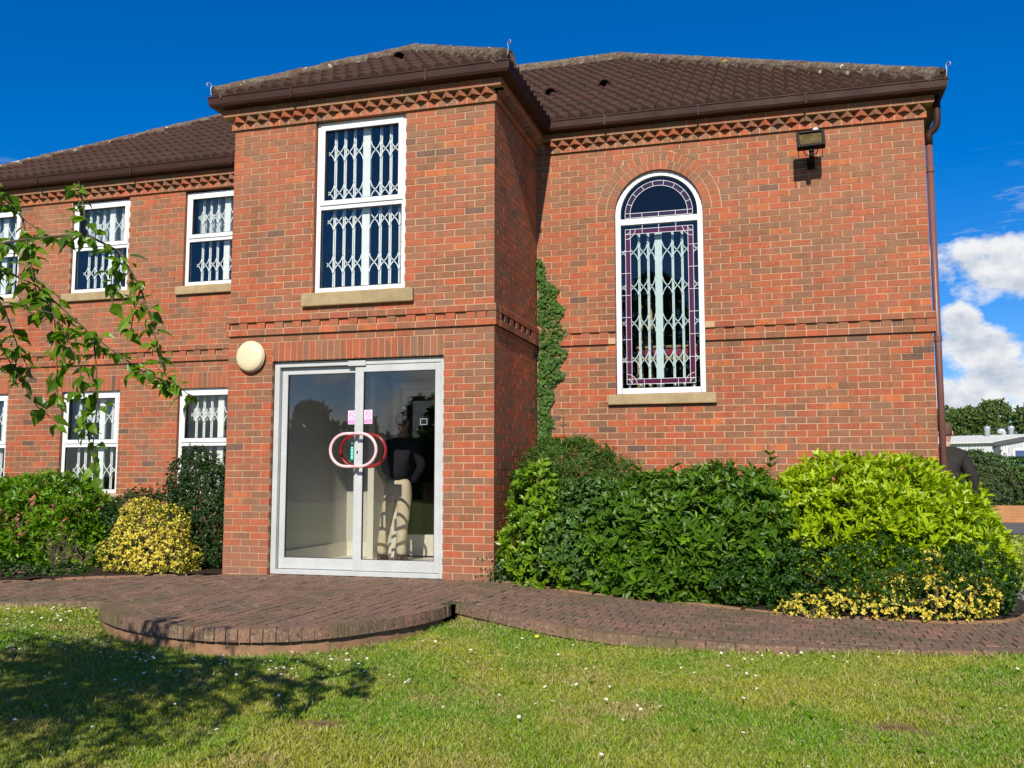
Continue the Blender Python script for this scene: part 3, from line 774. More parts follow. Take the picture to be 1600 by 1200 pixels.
for x in (1.29, 1.4875, 1.69):
    WING.box(mb, x - wcm / 2, x + wcm / 2, nS + .007, nS + .008, zb - .04, zb + bw); WING.box(mb, x - wcm / 2, x + wcm / 2, nS + .007, nS + .008, zt - bw, zt + .045)
mb.build('lead_lines', M['leadwhite'], aw)
# folding grille behind it
gx = [1.075, 1.19, 1.305] ; grx = [1.575, 1.69, 1.80]
gx = [1.10, 1.226, 1.337]; grx = [1.63, 1.743, 1.86]
grille(WING, 1.0, 2.0, 2.10, 4.02, gx + grx, (2.45, 2.89, 3.33, 3.76), -.16, aw, stile=1.468, sw=.085, h=.11)
# ------------------------------------------------------------------ roof
OV = .225; ZE = 5.37; TN = .625
SL = math.sqrt(1 + TN * TN)
HALF = (DEP + 2 * OV) / 2; PH = (W + 2 * OV) / 2
class Face:
    """roof slope: eave origin, eave direction u, inward horizontal direction v, limits of u at inset h"""
    def __init__(s, O, u, v, lim, hmax): s.O = Vector(O); s.u = Vector(u); s.v = Vector(v); s.lim = lim; s.hmax = hmax; s.nrm = (Vector((0, 0, 1)) - s.v * TN).normalized() ; s.up = (s.v + Vector((0, 0, TN))).normalized()
    def p(s, u, sl, off): return s.O + s.u * u + s.up * sl + s.nrm * off
y0 = D - OV
Fm = Face((0, y0, ZE), (1, 0, 0), (0, 1, 0), lambda h: (XL - OV + h, XR + OV - h), HALF)
Fr_ = Face((XR + OV, 0, ZE), (0, 1, 0), (-1, 0, 0), lambda h: (y0 + h, y0 + 2 * HALF - h), HALF)
Fpf = Face((0, -OV, ZE), (1, 0, 0), (0, 1, 0), lambda h: (-W - OV + h, OV - h), PH)
Fpr = Face((OV, 0, ZE), (0, 1, 0), (-1, 0, 0), lambda h: (-OV + h, y0 + h + .1), PH)
Fpl = Face((-W - OV, 0, ZE), (0, 1, 0), (1, 0, 0), lambda h: (-OV + h, y0 + h + .1), PH)
mb = MB()   # boarding under the tiles
xa, xb, yb = XL - OV, XR + OV, y0 + 2 * HALF; za = ZE - .03; zr = ZE + HALF * TN - .03
mb.add([(xa, y0, za), (xb, y0, za), (xb, yb, za), (xa, yb, za), (xa + HALF, y0 + HALF, zr), (xb - HALF, y0 + HALF, zr)], [(0, 1, 5, 4), (1, 2, 5), (2, 3, 4, 5), (3, 0, 4), (0, 3, 2, 1)])
zp = ZE + PH * TN - .03
mb.add([(-W - OV, -OV, za), (OV, -OV, za), (OV, y0 + .2, za), (-W - OV, y0 + .2, za), (-W / 2, -OV + PH, zp), (-W / 2, y0 + PH + .1, zp)], [(0, 1, 4), (1, 2, 5, 4), (3, 0, 4, 5), (0, 3, 2, 1)])
roof = P_(mb.build('roof', M['soffit']))
TW, TG = .30, .345
NS = 12
def prof(x): 
    t = (x / .15) % 1.0
    return .027 * (math.sin(2 * math.pi * t) + .38 * math.sin(4 * math.pi * t + .5))
PX = [TW * i / NS for i in range(NS + 1)]; PZ = [prof(x) for x in PX]
def tile_geo(clamp=None, f=None, u0=0, s0=0):
    """rows: front underside, front top, back top; in (u, slope, off)"""
    rows = []
    for (s, o, ) in ((-.012, -.03), (-.012, .036), (TG + .03, .0)):
        rows.append([(x, s, o + z) for x, z in zip(PX, PZ)])
    return rows
FT = []
for r_ in range(2):
    for i in range(NS): FT.append((r_ * (NS + 1) + i, r_ * (NS + 1) + i + 1, (r_ + 1) * (NS + 1) + i + 1, (r_ + 1) * (NS + 1) + i))
tiles_full, tv, tf = [], [], []
def tile_face(f, cut=None, single=False):
    rows = int(f.hmax * SL / TG) + 1
    for r in range(rows):
        s0 = r * TG + .055; h = max(0.0, (s0 + .1) / SL); 
        if h > f.hmax: break
        ua, ub = f.lim(h); ua2, ub2 = f.lim(min(f.hmax, (s0 + TG) / SL))
        k0 = math.floor(min(ua, ua2) / TW) - 1; k1 = math.ceil(max(ub, ub2) / TW) + 1
        for k in range(k0, k1):
            u = k * TW
            if cut and cut(u + TW / 2, s0 + TG / 2): continue
            lo = max(ua, ua2); hi = min(ub, ub2)
            full = u > lo + .02 and u + TW < hi - .02
            if u + TW < min(ua, ua2) or u > max(ub, ub2): continue
            dz = random.uniform(-.004, .004); du = random.uniform(-.004, .004)
            if full and single: tiles_full.append((f, u + du, s0 + random.uniform(-.006, .006), dz)); continue
            vs = []
            for row in tile_geo():
                for (x, s, o) in row:
                    hh = min(f.hmax, max(0, (s0 + s) / SL)); a, b = f.lim(hh)
                    uu = min(max(u + x, a), b); ss = s0 + s
                    if (s0 + s) / SL > f.hmax: ss = f.hmax * SL
                    vs.append(tuple(f.p(uu, ss, o + dz)))
            n = len(tv) * 0 + tile_face.n
            tv.extend(vs); tf.extend([tuple(i + n for i in q) for q in FT]); tile_face.n += len(vs)
tile_face.n = 0
def behind_porch(x, s):
    h = s / SL; y = y0 + h
    return abs(x + W / 2) < PH - h - .25
tile_face(Fm, behind_porch, True)
tile_face(Fpf, None, True)
tile_face(Fpr); tile_face(Fpl); tile_face(Fr_)
tiles_full.sort(key=lambda t: (t[0].p(t[1], t[2], 0) - camp).length * (1 if t[0] is Fm and t[1] > 0 else 1.6))
me = []
for q in range(3):
    vs = [(x, s, o + random.uniform(-.001, .001)) for row in tile_geo() for (x, s, o) in row]
    m_ = bpy.data.meshes.new('roof_tile'); m_.from_pydata(vs, [], FT); m_.materials.append(M['tile1']); me.append(m_)
for i, (f, u, s, dz) in enumerate(tiles_full):
    if i < 300:
        o = bpy.data.objects.new('roof_tile', me[i % 3]); COL.objects.link(o); o.parent = roof
        mt = Matrix((f.u, f.up, f.nrm)).transposed().to_4x4(); mt.translation = f.p(u, s, dz)
        o.matrix_local = mt @ Matrix.Rotation(random.uniform(-.008, .008), 4, 'Z')
    else:
        vs = [tuple(f.p(u + x, s + ss, o + dz)) for row in tile_geo() for (x, ss, o) in row]
        n = tile_face.n; tv.extend(vs); tf.extend([tuple(j + n for j in q) for q in FT]); tile_face.n += len(vs)
o = meshobj('tiling', np.array(tv), np.array(tf), M['tile'], roof); o['kind'] = 'stuff'
# ridge and hip tiles: half rounds bedded in mortar
def ridge(p0, p1, r=.104, lift=-.012):
    p0, p1 = Vector(p0), Vector(p1); d = p1 - p0; L = d.length; d.normalize()
    side = d.cross(Vector((0, 0, 1))).normalized(); up = side.cross(d)
    n = max(1, int(L / .42)); st = L / n
    for i in range(n):
        mb = MB(); A, B = 10, 5; vs = []
        rr = r * random.uniform(.97, 1.04)
        for j in range(B + 1):
            q = p0 + d * (st * i + st * j / B * 1.02 - .0)
            for k in range(A + 1):
                t = -.25 + (math.pi + .5) * k / A; ra = rr * (1.0 + .05 * (1 - j / B)) + random.uniform(-.006, .006)
                vs.append(q + side * math.cos(t) * ra + up * (math.sin(t) * ra * .85 + lift + random.uniform(-.003, .003)))
        fs = [(j * (A + 1) + k, j * (A + 1) + k + 1, (j + 1) * (A + 1) + k + 1, (j + 1) * (A + 1) + k) for j in range(B) for k in range(A)]
        fs += [tuple(range(A + 1)), tuple(reversed([B * (A + 1) + k for k in range(A + 1)]))]
        mb.add(vs, fs); o = mb.build('ridge_tile', M['ridge'], roof)
        mb = MB()   # mortar bedding lump
        for s_ in (-1, 1):
            for j in range(3):
                q = p0 + d * (st * (i + (j + .5) / 3)) + side * s_ * rr * .98 + up * (-.03 + lift); e = random.uniform(.02, .035)
                R_ = Matrix((side, d, up)).transposed().to_4x4(); R_.translation = q
                mb.box(-e, e, -st / 6.2, st / 6.2, -.05, random.uniform(.01, .035), R_)
        mb.build('mortar_bed', M['ridge'], roof)
apx = Vector((XR + OV - HALF, y0 + HALF, ZE + HALF * TN)); apl = Vector((XL - OV + HALF, y0 + HALF, ZE + HALF * TN)); app = Vector((-W / 2, -OV + PH, ZE + PH * TN))
ridge((XR + OV - .06, y0 + .06, ZE + .06), apx + Vector((0, 0, .02)))
ridge((XL - OV + .06, y0 + .06, ZE + .06), apl + Vector((0, 0, .02)), .088, -.02)
ridge(apl, apx, lift=.02)
ridge((XR + OV, y0 + 2 * HALF, ZE + .03), apx)
ridge((-W - OV + .05, -OV + .05, ZE + .055), app + Vector((0, 0, .02)))
ridge((OV - .05, -OV + .05, ZE + .055), app + Vector((0, 0, .02)))
ridge(app, (-W / 2, y0 + PH, ZE + PH * TN), lift=.02)
# hooded vent tiles
def vent(f, u, s):
    mb = MB(); N = 10; vs = []
    for (ds, ra) in ((0, .095), (.16, .085), (.34, .02)):
        for k in range(N + 1):
            t = math.pi * k / N; vs.append(f.p(u + math.cos(t) * ra, s + ds, .02 + math.sin(t) * ra * 1.05))
    for ra in (.082, .07):
        for k in range(N + 1):
            t = math.pi * k / N; vs.append(f.p(u + math.cos(t) * ra, s + (.0 if ra > .08 else .14), .02 + math.sin(t) * ra * 1.05))
    g = lambda a, b: [(a * (N + 1) + k, a * (N + 1) + k + 1, b * (N + 1) + k + 1, b * (N + 1) + k) for k in range(N)]
    mb.add(vs, g(0, 1) + g(1, 2) + g(0, 3) + g(3, 4)); v = mb.build('roof_vent', M['tile1'], roof)
    mb = MB(); mb.add([f.p(u + math.cos(math.pi * k / N) * .084, s + .13, .02 + math.sin(math.pi * k / N) * .088) for k in range(N + 1)], [tuple(range(N + 1))]); mb.build('vent_mouth', M['soffit'], roof)
vent(Fm, -.16, 1.62 * SL); vent(Fm, .58, 1.78 * SL); vent(Fpf, -1.42, .98 * SL)
def hip_iron(p, sx):
    p = Vector(p); d = Vector((sx * .75, -.66, 0))
    pts = [p, p + Vector((0, 0, .07)) + d * .01]
    for i in range(13):
        t = math.pi * (1 + 0) - 0 + i / 12 * 1.55 * math.pi; rr = .035 * (1 - i / 18)
        pts.append(p + Vector((0, 0, .115)) + d * (.035 - .0 + rr * math.cos(math.pi - i / 12 * 1.55 * math.pi) * 1.0) + Vector((0, 0, rr * math.sin(math.pi - i / 12 * 1.55 * math.pi))))
    MB().tube(pts, .0055, 6).build('hip_iron', M['iron'], roof)
hip_iron((XR + OV - .01, y0 + .01, ZE + .03), 1); hip_iron((-W - OV + .03, -OV + .02, ZE + .03), -1); hip_iron((OV - .02, -OV + .02, ZE + .06), 1)
# ------------------------------------------------------------------ gutter, downpipe
verts_g = [((XL, D + DEP), (-1, 0)), ((XL, D), (-1, -1)), ((-W, D), (-1, -1)), ((-W, 0), (-1, -1)), ((0, 0), (1, -1)), ((0, D), (1, -1)), ((XR, D), (1, -1)), ((XR, D + DEP), (1, 0))]
prf = [(.236, 5.372), (.236, 5.362), (.226, 5.352), (.220, 5.285), (.205, 5.258), (.10, 5.246), (-.03, 5.2465), (-.03, 5.34), (.205, 5.345), (.21, 5.372)]
vs = [((x + a * o_), (y + b * o_), z) for ((x, y), (a, b)) in verts_g for (o_, z) in prf]
k = len(prf); fs = [(i * k + j, i * k + (j + 1) % k, (i + 1) * k + (j + 1) % k, (i + 1) * k + j) for i in range(7) for j in range(k)]
gut = P_(meshobj('gutter', vs, fs, M['gutter']))
mb = MB()
for x in (-2.3, -.7): mb.box(x - .012, x + .012, -.239, -.2, 5.25, 5.374)
for x in (.9, 2.0, 3.2): mb.box(x - .012, x + .012, D - .239, D - .2, 5.25, 5.374)
for x in (-4.2, -5.8, -7.4): mb.box(x - .012, x + .012, D - .239, D - .2, 5.25, 5.374)
mb.build('gutter_union', M['gutter'], gut)
px_, py_ = XR + .052, D + .06
dp = MB().tube([(px_, py_, 4.74), (px_, py_, -.15)], .036, 12).build('downpipe', M['pipe'], None, smooth=True); P_(dp)
MB().tube([(XR + .14, D + .02, 5.26), (XR + .14, D + .02, 5.02), (XR + .135, D + .03, 4.95), (XR + .11, D + .045, 4.905), (XR + .07, D + .058, 4.875), (px_, py_, 4.84), (px_, py_, 4.73)], .041, 12).build('swan_neck', M['gutter'], dp, smooth=True)
mb = MB()
for z in (4.45, 2.55, .9): mb.tube([(px_, py_, z - .03), (px_, py_, z + .03)], .044, 12); mb.box(XR - .0, px_, py_ - .012, py_ + .012, z - .02, z + .02)
mb.build('pipe_clip', M['pipe'], dp)
# ------------------------------------------------------------------ lamps on the wall
mt = Matrix.Translation((-2.835, 0, 2.385)) @ Matrix.Rotation(R(90), 4, 'X')
bl_ = MB().lathe([(.15, -.02), (.165, .0), (.165, .035), (.15, .04)], mt, 32).build('bulkhead_lamp', M['galv'], None, smooth=False)
tag(bl_, 'round cream domed lamp on the brick pier left of the glass doors', 'wall lamp')
MB().lathe([(.170, .03), (.178, .034), (.178, .046), (.171, .048), (.171, .052), (.166, .066), (.148, .080), (.11, .092), (.06, .098), (.02, .099)], mt, 32).build('lamp_cover', M['cream'], bl_, smooth=True)
fl = empty('floodlight', (3.24, D, 4.62)); tag(fl, 'black outdoor floodlight bracketed to the brick wall up right of the arched window', 'floodlight')
def Q_(o, root): o.parent = root; o.matrix_parent_inverse = Matrix.Translation(-Vector(root.location)); return o
hm = Matrix.Translation((3.235, D - .33, 4.79)) @ Matrix.Rotation(R(-14), 4, 'X') @ Matrix.Rotation(R(-2), 4, 'Y')
mb = MB(); 
for a in ((-.15, -.118, -.1, .1), (.118, .15, -.1, .1), (-.118, .118, -.1, -.07), (-.118, .118, .075, .1)): mb.box(a[0], a[1], -.03, .06, a[2], a[3], hm)
mb.box(-.118, .118, .045, .06, -.07, .075, hm)
mb.add([hm @ Vector(v) for v in [(-.14, .06, -.09), (.14, .06, -.09), (.14, .06, .09), (-.14, .06, .09), (-.09, .12, -.05), (.09, .12, -.05), (.09, .12, .06), (-.09, .12, .06)]], [(0, 1, 5, 4), (1, 2, 6, 5), (2, 3, 7, 6), (3, 0, 4, 7), (4, 5, 6, 7)])
Q_(mb.build('housing', M['blackm'], bevel=.004), fl)
mb = MB(); mb.box(-.118, .118, -.008, -.004, -.07, .075, hm); Q_(mb.build('lamp_glass', M['lampglass']), fl)
mb = MB(); mb.box(3.215, 3.265, D - .31, D - .02, 4.60, 4.63); mb.box(3.20, 3.28, D - .02, D, 4.55, 4.68)
mb.tube([(3.24, D - .30, 4.60), (3.24, D - .30, 4.72)], .026, 10); mb.box(3.21, 3.27, D - .34, D - .27, 4.66, 4.70)
Q_(mb.build('bracket', M['blackm']), fl)
mb = MB(); mb.tube([(3.17, D - .30, 4.71), (3.16, D - .29, 4.66), (3.19, D - .27, 4.63), (3.24, D - .25, 4.64)], .006, 6); mb.tube([(3.24, D - .25, 4.64), (3.29, D - .27, 4.64), (3.315, D - .29, 4.69), (3.32, D - .30, 4.71)], .006, 6)
mb.tube([(3.10, D - .33, 4.72), (3.10, D - .30, 4.56)], .004, 6); mb.tube([(3.36, D - .33, 4.74), (3.355, D - .30, 4.58)], .004, 6)
Q_(mb.build('cable', M['blackm']), fl)
mb = MB(); mt = Matrix.Translation((3.29, D - .30, 4.895)); mb.lathe([(.035, -.01), (.035, .01), (.025, .028), (.008, .036)], mt, 14); Q_(mb.build('sensor_cap', M['white'], smooth=True), fl)
# ------------------------------------------------------------------ entrance doors
dr = MB()
U0, U1 = -2.577, -.563
FRONT.box(dr, U0, U0 + .062, -.15, -.05, 0, 2.318); FRONT.box(dr, U1 - .048, U1, -.15, -.05, 0, 2.318)
FRONT.box(dr, U0 + .062, U1 - .048, -.15, -.05, 2.262, 2.318); FRONT.box(dr, U0 + .062, U1 - .048, -.16, -.045, .0, .05)
FRONT.box(dr, -1.68, -1.47, -.09, -.035, 2.25, 2.31)
ent = dr.build('entrance_door', M['alu'], bevel=.004); P_(ent); ent['label'] = 'pair of sliding glass doors in a pale aluminium frame'
def leafdoor(u0, u1, n, label, sl=.07, sr=.07):
    mb = MB(); z0, z1 = .055, 2.258
    FRONT.box(mb, u0, u0 + sl, n - .04, n, z0, z1); FRONT.box(mb, u1 - sr, u1, n - .04, n, z0, z1)
    FRONT.box(mb, u0 + sl, u1 - sr, n - .04, n, z1 - .075, z1); FRONT.box(mb, u0 + sl, u1 - sr, n - .04, n, z0, z0 + .118)
    o = mb.build('door_leaf', M['alu'], ent, bevel=.004); o['label'] = label
    mb = MB(); frame_rect(FRONT, mb, u0 + sl - .001, u1 - sr + .001, z0 + .117, z1 - .074, .006, n - .03, n - .004); mb.build('seal', M['seal'], ent)
    mb = MB(); FRONT.box(mb, u0 + sl, u1 - sr, n - .024, n - .016, z0 + .118, z1 - .075); mb.build('door_pane', M['doorglass'], ent)
leafdoor(U0 + .066, -1.545, -.105, 'left sliding door leaf, set back', .07, .06)
leafdoor(-1.60, U1 - .05, -.060, 'right sliding door leaf, in front', .10, .06)
def dee(uc, n, sgn, mat, zc=1.335, name='door_handle', nbase=-.06):
    # half of a stadium ring: bent tube with its ends turned back into the stile
    pts = [(uc, nbase, zc + .177), (uc, n - .02, zc + .177), (uc + sgn * .012, n, zc + .175)]
    for i in range(15):
        t = math.pi / 2 - math.pi * i / 14
        pts.append((uc + sgn * (.07 + .185 * math.cos(t)), n, zc + .175 * math.sin(t)))
    pts += [(uc + sgn * .012, n, zc - .175), (uc, n - .02, zc - .177), (uc, nbase, zc - .177)]
    pts = [FRONT.p(a, b, c) for a, b, c in pts]
    return MB().tube(pts, .0165, 12).build(name, mat, ent, smooth=True)
dee(-1.572, .045, -1, M['handle_pink'])['label'] = 'faded pink outer handle on the left leaf'
dee(-1.548, .045, 1, M['handle_pink'])['label'] = 'faded pink outer handle on the right leaf'
dee(-1.572, -.20, -1, M['handle_red'], nbase=-.12)['label'] = 'red inner handle on the left leaf'
dee(-1.548, -.20, 1, M['handle_red'], nbase=-.10)['label'] = 'red inner handle on the right leaf'
mb = MB(); FRONT.box(mb, -1.566, -1.554, -.06, -.052, 1.30, 1.33); mb.build('lock', M['blackm'], ent)
def nosmoke(u, n):
    mb = MB(); FRONT.box(mb, u, u + .10, n, n + .0015, 1.62, 1.77); s = mb.build('no_smoking_sticker', M['sticker'], ent)
    mb = MB(); cu, cz, r = u + .05, 1.722, .034
    pts = [(cu + r * math.cos(2 * math.pi * i / 20), cz + r * math.sin(2 * math.pi * i / 20)) for i in range(21)]
    strip(mb, FRONT, pts, .006, n + .002, n + .003); strip(mb, FRONT, [(cu - .024, cz + .024), (cu + .024, cz - .024)], .005, n + .0032, n + .004)
    strip(mb, FRONT, [(cu - .022, cz - .004), (cu + .006, cz - .004)], .006, n + .002, n + .0025); strip(mb, FRONT, [(cu + .008, cz + .002), (cu + .02, cz + .014)], .004, n + .002, n + .0025)
    mb.build('no_smoking_mark', M['magenta'], ent)
    mb = MB(); FRONT.box(mb, u + .006, u + .094, n + .002, n + .0028, 1.628, 1.672); mb.build('print_band', M['pinkband'], ent)
    mb = MB(); FRONT.box(mb, u + .016, u + .084, n + .0032, n + .004, 1.656, 1.661); FRONT.box(mb, u + .022, u + .078, n + .0032, n + .004, 1.641, 1.645); mb.build('print_line', M['sticker'], ent)
nosmoke(-1.705, -.118); nosmoke(-1.497, -.074)
mb = MB(); FRONT.box(mb, -1.668, -1.635, -.120, -.118, 1.235, 1.42); g_ = mb.build('green_notice', M['green_sign'], ent)
mb = MB(); [FRONT.box(mb, -1.658, -1.645, -.1175, -.1165, z, z + .016) for z in (1.255, 1.29, 1.325, 1.36, 1.395)]; mb.build('print_line', M['white'], ent)
mb = MB(); frame_rect(FRONT, mb, -.845, -.765, 1.60, 1.665, .006, -.0755, -.074); mb.build('small_sticker', M['galv'], ent)
# ------------------------------------------------------------------ inside
def room(name, mat, *boxes):
    mb = MB(); [mb.box(*b) for b in boxes]; return P_(mb.build(name, M[mat]))
room('inner_wall', 'plaster', (-2.70, -2.60, .12, 1.95, .05, 2.6), (-.60, -.50, .12, 1.95, .05, 2.6), (-2.60, -1.95, 1.95, 2.05, .05, 2.6), (-.64, -.60, 1.95, 2.05, .05, 2.6), (-1.95, -.64, 1.95, 2.05, 2.25, 2.6), (-2.60, -2.52, .12, .16, .05, 2.6))
room('inner_ceiling', 'plaster', (-2.7, -.5, .12, 2.05, 2.6, 2.65))
room('inner_floor', 'inner_white', (-2.7, -.5, .12, 2.05, -.02, .05))
room('skirting', 'inner_white', (-2.60, -2.575, .2, 1.93, .05, .22), (-2.575, -1.86, 1.925, 1.95, .05, .22))
room('inner_door_frame', 'inner_white', (-1.93, -1.85, 1.86, 2.0, .05, 2.25), (-.72, -.64, 1.86, 2.0, .05, 2.25), (-1.85, -.72, 1.86, 2.0, 2.17, 2.25), (-2.10, -2.02, 1.5, 1.93, .05, 2.3))
room('inner_door', 'inner_white', (-1.84, -1.77, 1.92, 1.96, .07, 2.16), (-.81, -.73, 1.92, 1.96, .07, 2.16), (-1.77, -.81, 1.92, 1.96, .07, .33), (-1.77, -.81, 1.92, 1.96, 2.08, 2.16), (-.92, -.88, 1.92, 1.955, .33, 2.08))
mb = MB(); mb.box(-1.77, -.81, 1.935, 1.943, .33, 2.08); P_(mb.build('inner_pane', M['doorglass']))
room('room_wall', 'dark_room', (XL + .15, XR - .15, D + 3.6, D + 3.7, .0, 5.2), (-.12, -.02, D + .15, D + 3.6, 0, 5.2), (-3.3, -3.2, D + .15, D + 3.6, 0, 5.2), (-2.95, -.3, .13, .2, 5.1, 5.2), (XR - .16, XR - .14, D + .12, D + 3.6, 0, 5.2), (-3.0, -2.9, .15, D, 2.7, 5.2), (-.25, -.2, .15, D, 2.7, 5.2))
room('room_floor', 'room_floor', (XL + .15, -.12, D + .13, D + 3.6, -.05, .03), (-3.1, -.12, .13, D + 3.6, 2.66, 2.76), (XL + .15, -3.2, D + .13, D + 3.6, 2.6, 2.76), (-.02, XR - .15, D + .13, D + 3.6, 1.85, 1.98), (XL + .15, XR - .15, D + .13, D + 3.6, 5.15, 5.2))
bench = empty('wooden_bench', (1.35, D + 1.7, 1.98)); tag(bench, 'carved wooden bench with crimson seat seen through the arched window', 'bench')
mb = MB(); 
for x in (1.02, 1.16, 1.30, 1.95): mb.lathe([(.02, 0), (.03, .05), (.022, .3), (.035, .68), (.02, .72), (.03, .9), (.018, 1.0), (.03, 1.15), (.02, 1.3), (.012, 1.36), (.024, 1.40), (.004, 1.44)], Matrix.Translation((x, D + 1.7, 1.98)), 10)
Q_(mb.build('post', M['wood'], smooth=True), bench)
mb = MB(); mb.box(.98, 2.0, D + 1.45, D + 1.72, 2.60, 2.64); mb.box(.98, 2.0, D + 1.44, D + 1.47, 2.76, 2.79); Q_(mb.build('rail', M['wood']), bench)
mb = MB(); mb.box(1.0, 1.98, D + 1.46, D + 1.70, 2.645, 2.75); Q_(mb.build('cushion', M['redcloth'], bevel=.02), bench)
mb = MB(); [mb.box(x, x + .05, y, y + .05, 1.98, 2.6) for x in (1.0, 1.93) for y in (D + 1.46, D + 1.66)]; Q_(mb.build('leg', M['wood']), bench)
# ------------------------------------------------------------------ ground
def interp(x, xs, ys): return float(np.interp(x, xs, ys))
def path_z(x): return interp(x, [-9, -3.4, -2.4, .2, 1.1, 1.85, 2.7, 4, 12], [-.06, -.03, 0, 0, -.05, -.09, -.12, -.13, -.13])
EDGE = [(-7.4, -4.3), (-6.2, -3.72), (-5.0, -3.1), (-4.3, -2.72), (-3.72, -2.48), (-3.2, -2.38), (-2.72, -2.36), (-2.66, -2.5), (-2.5, -2.72), (-2.2, -2.98), (-1.75, -3.24), (-1.3, -3.40), (-.85, -3.44), (-.5, -3.34), (-.22, -3.08), (0.0, -2.68), (.14, -2.3), (.2, -1.95), (.2, -1.72),
        (.6, -1.95), (1.1, -2.25), (1.5, -2.36), (1.9, -2.42), (2.3, -2.41), (2.7, -2.36), (3.3, -2.25), (3.96, -2.13), (4.4, -2.0), (5.2, -1.65), (6.2, -1.3), (8.0, -1.0), (10, -.9)]
BACK = [(10, .65), (5.1, .65), (4.95, .3), (4.75, -.3), (4.5, -.62), (4.2, -.74), (3.6, -.76), (2.95, -.70), (2.4, -.52), (2.0, -.42), (1.5, -.38), (1.0, -.34), (.5, -.16), (.05, -.02),
        (0, 0), (-W, 0), (-3.4, -.02), (-3.8, -.2), (-4.26, -.55), (-4.96, -1.2), (-5.9, -2.0), (-7.2, -3.2)]
def smooth(L, n=3):
    P = [np.array(p, float) for p in L]
    for _ in range(n):
        Q = [P[0]]
        for a, b in zip(P[:-1], P[1:]): Q += [a * .75 + b * .25, a * .25 + b * .75]
        P = Q + [P[-1]]
    return [tuple(float(v) for v in p) for p in P]
EDGE0 = EDGE
EDGE0[6] = (-2.70, -2.40); E_L = smooth(EDGE0[:7], 2); E_P = smooth(EDGE0[6:19], 2); E_R = smooth(EDGE0[18:], 2)
EDGE = E_L + E_P[1:] + E_R[1:]
POLY = np.array(EDGE + BACK)
def inside(x, y, P=POLY):
    x = np.asarray(x); y = np.asarray(y); r = np.zeros(x.shape, bool); n = len(P)
    for i in range(n):
        x0, y0_ = P[i]; x1, y1 = P[(i + 1) % n]
        c = ((y0_ > y) != (y1 > y)) & (x < (x1 - x0) * (y - y0_) / (y1 - y0_ + 1e-12) + x0); r ^= c
    return r
def dist_edge(x, y, L):
    x = np.asarray(x, float); y = np.asarray(y, float); d = np.full(x.shape, 1e9)
    for (a, b), (c, e) in zip(L[:-1], L[1:]):
        ux, uy = c - a, e - b; l2 = ux * ux + uy * uy
        t = np.clip(((x - a) * ux + (y - b) * uy) / l2, 0, 1); d = np.minimum(d, np.hypot(x - a - t * ux, y - b - t * uy))
    return d
def lawn_h(x, y):
    x = np.asarray(x, float); y = np.asarray(y, float)
    e = np.interp(x, [-9, -4, -3, -2.6, -2.2, -1, 0, .3, 1.8, 3, 4.4, 6], [-.12, -.09, -.08, -.11, -.17, -.185, -.18, -.13, -.18, -.17, -.16, -.155])
    fy = np.interp(x, [p[0] for p in EDGE if True and p != (.2, -1.95)][:0] or [-7.4, -5, -3.7, -2.7, -1.3, -.5, .2, 1.1, 1.9, 2.7, 4.4, 8], [-4.3, -3.1, -2.5, -2.5, -3.4, -3.3, -2.0, -2.25, -2.4, -2.36, -2.0, -1.0])
    d = np.maximum(0, fy - y)
    h = e - .035 * np.minimum(d, 6) + .012 * np.sin(x * 1.7 + y) * np.minimum(d, 1) + .008 * np.sin(y * 3.1 - x * 2.3) * np.minimum(d, 1)
    far = np.clip((y - 1.9) / 1.0, 0, 1); h = h * (1 - far) + (-.15) * far
    out = np.clip((np.hypot(x, y) - 25) / 30, 0, 1); return h * (1 - out) + (-.25) * out
gx_ = np.concatenate([np.linspace(-1500, -60, 12), np.linspace(-50, -10, 20), np.arange(-9.5, 9.5, .25), np.linspace(10, 50, 20), np.linspace(60, 1500, 12)])
gy_ = np.concatenate([np.linspace(-1500, -60, 12), np.linspace(-50, -10, 20), np.arange(-9.5, 12, .25), np.linspace(13, 55, 20), np.linspace(65, 1500, 12)])
X, Y = np.meshgrid(gx_, gy_); Z = lawn_h(X, Y)
Z = np.where((X > XL) & (X < XR) & (Y > .2) & (Y < D + DEP), Z - .12, Z)
nx, ny = len(gx_), len(gy_); I = np.arange(nx * ny).reshape(ny, nx)
F = np.stack([I[:-1, :-1], I[:-1, 1:], I[1:, 1:], I[1:, :-1]], -1).reshape(-1, 4)
lawn = meshobj('lawn', np.stack([X, Y, Z], -1).reshape(-1, 3), F, M['lawn'], smooth=True); lawn['kind'] = 'structure'
# paving: sheet of bedding sand, pavers, rim bricks
path = None
st = .05; cx = np.arange(-7.4, 10, st); cy = np.arange(-4.4, .8, st); CX, CY = np.meshgrid(cx + st / 2, cy + st / 2)
inn = inside(CX, CY) & (dist_edge(CX, CY, EDGE) > .045); vs, fs = [], []
for j, i in zip(*np.nonzero(inn)):
    a, b = cx[i], cy[j]; n = len(vs)
    vs += [(a, b, path_z(a) - .007), (a + st, b, path_z(a + st) - .007), (a + st, b + st, path_z(a + st) - .007), (a, b + st, path_z(a) - .007)]; fs.append((n, n + 1, n + 2, n + 3))
path = meshobj('path', vs, fs, M['joint']); path['kind'] = 'structure'
vs, fs = [], []
for j, i in zip(*np.nonzero(~inn & (CY > -3.9) & (CX < 5.0))):
    pass
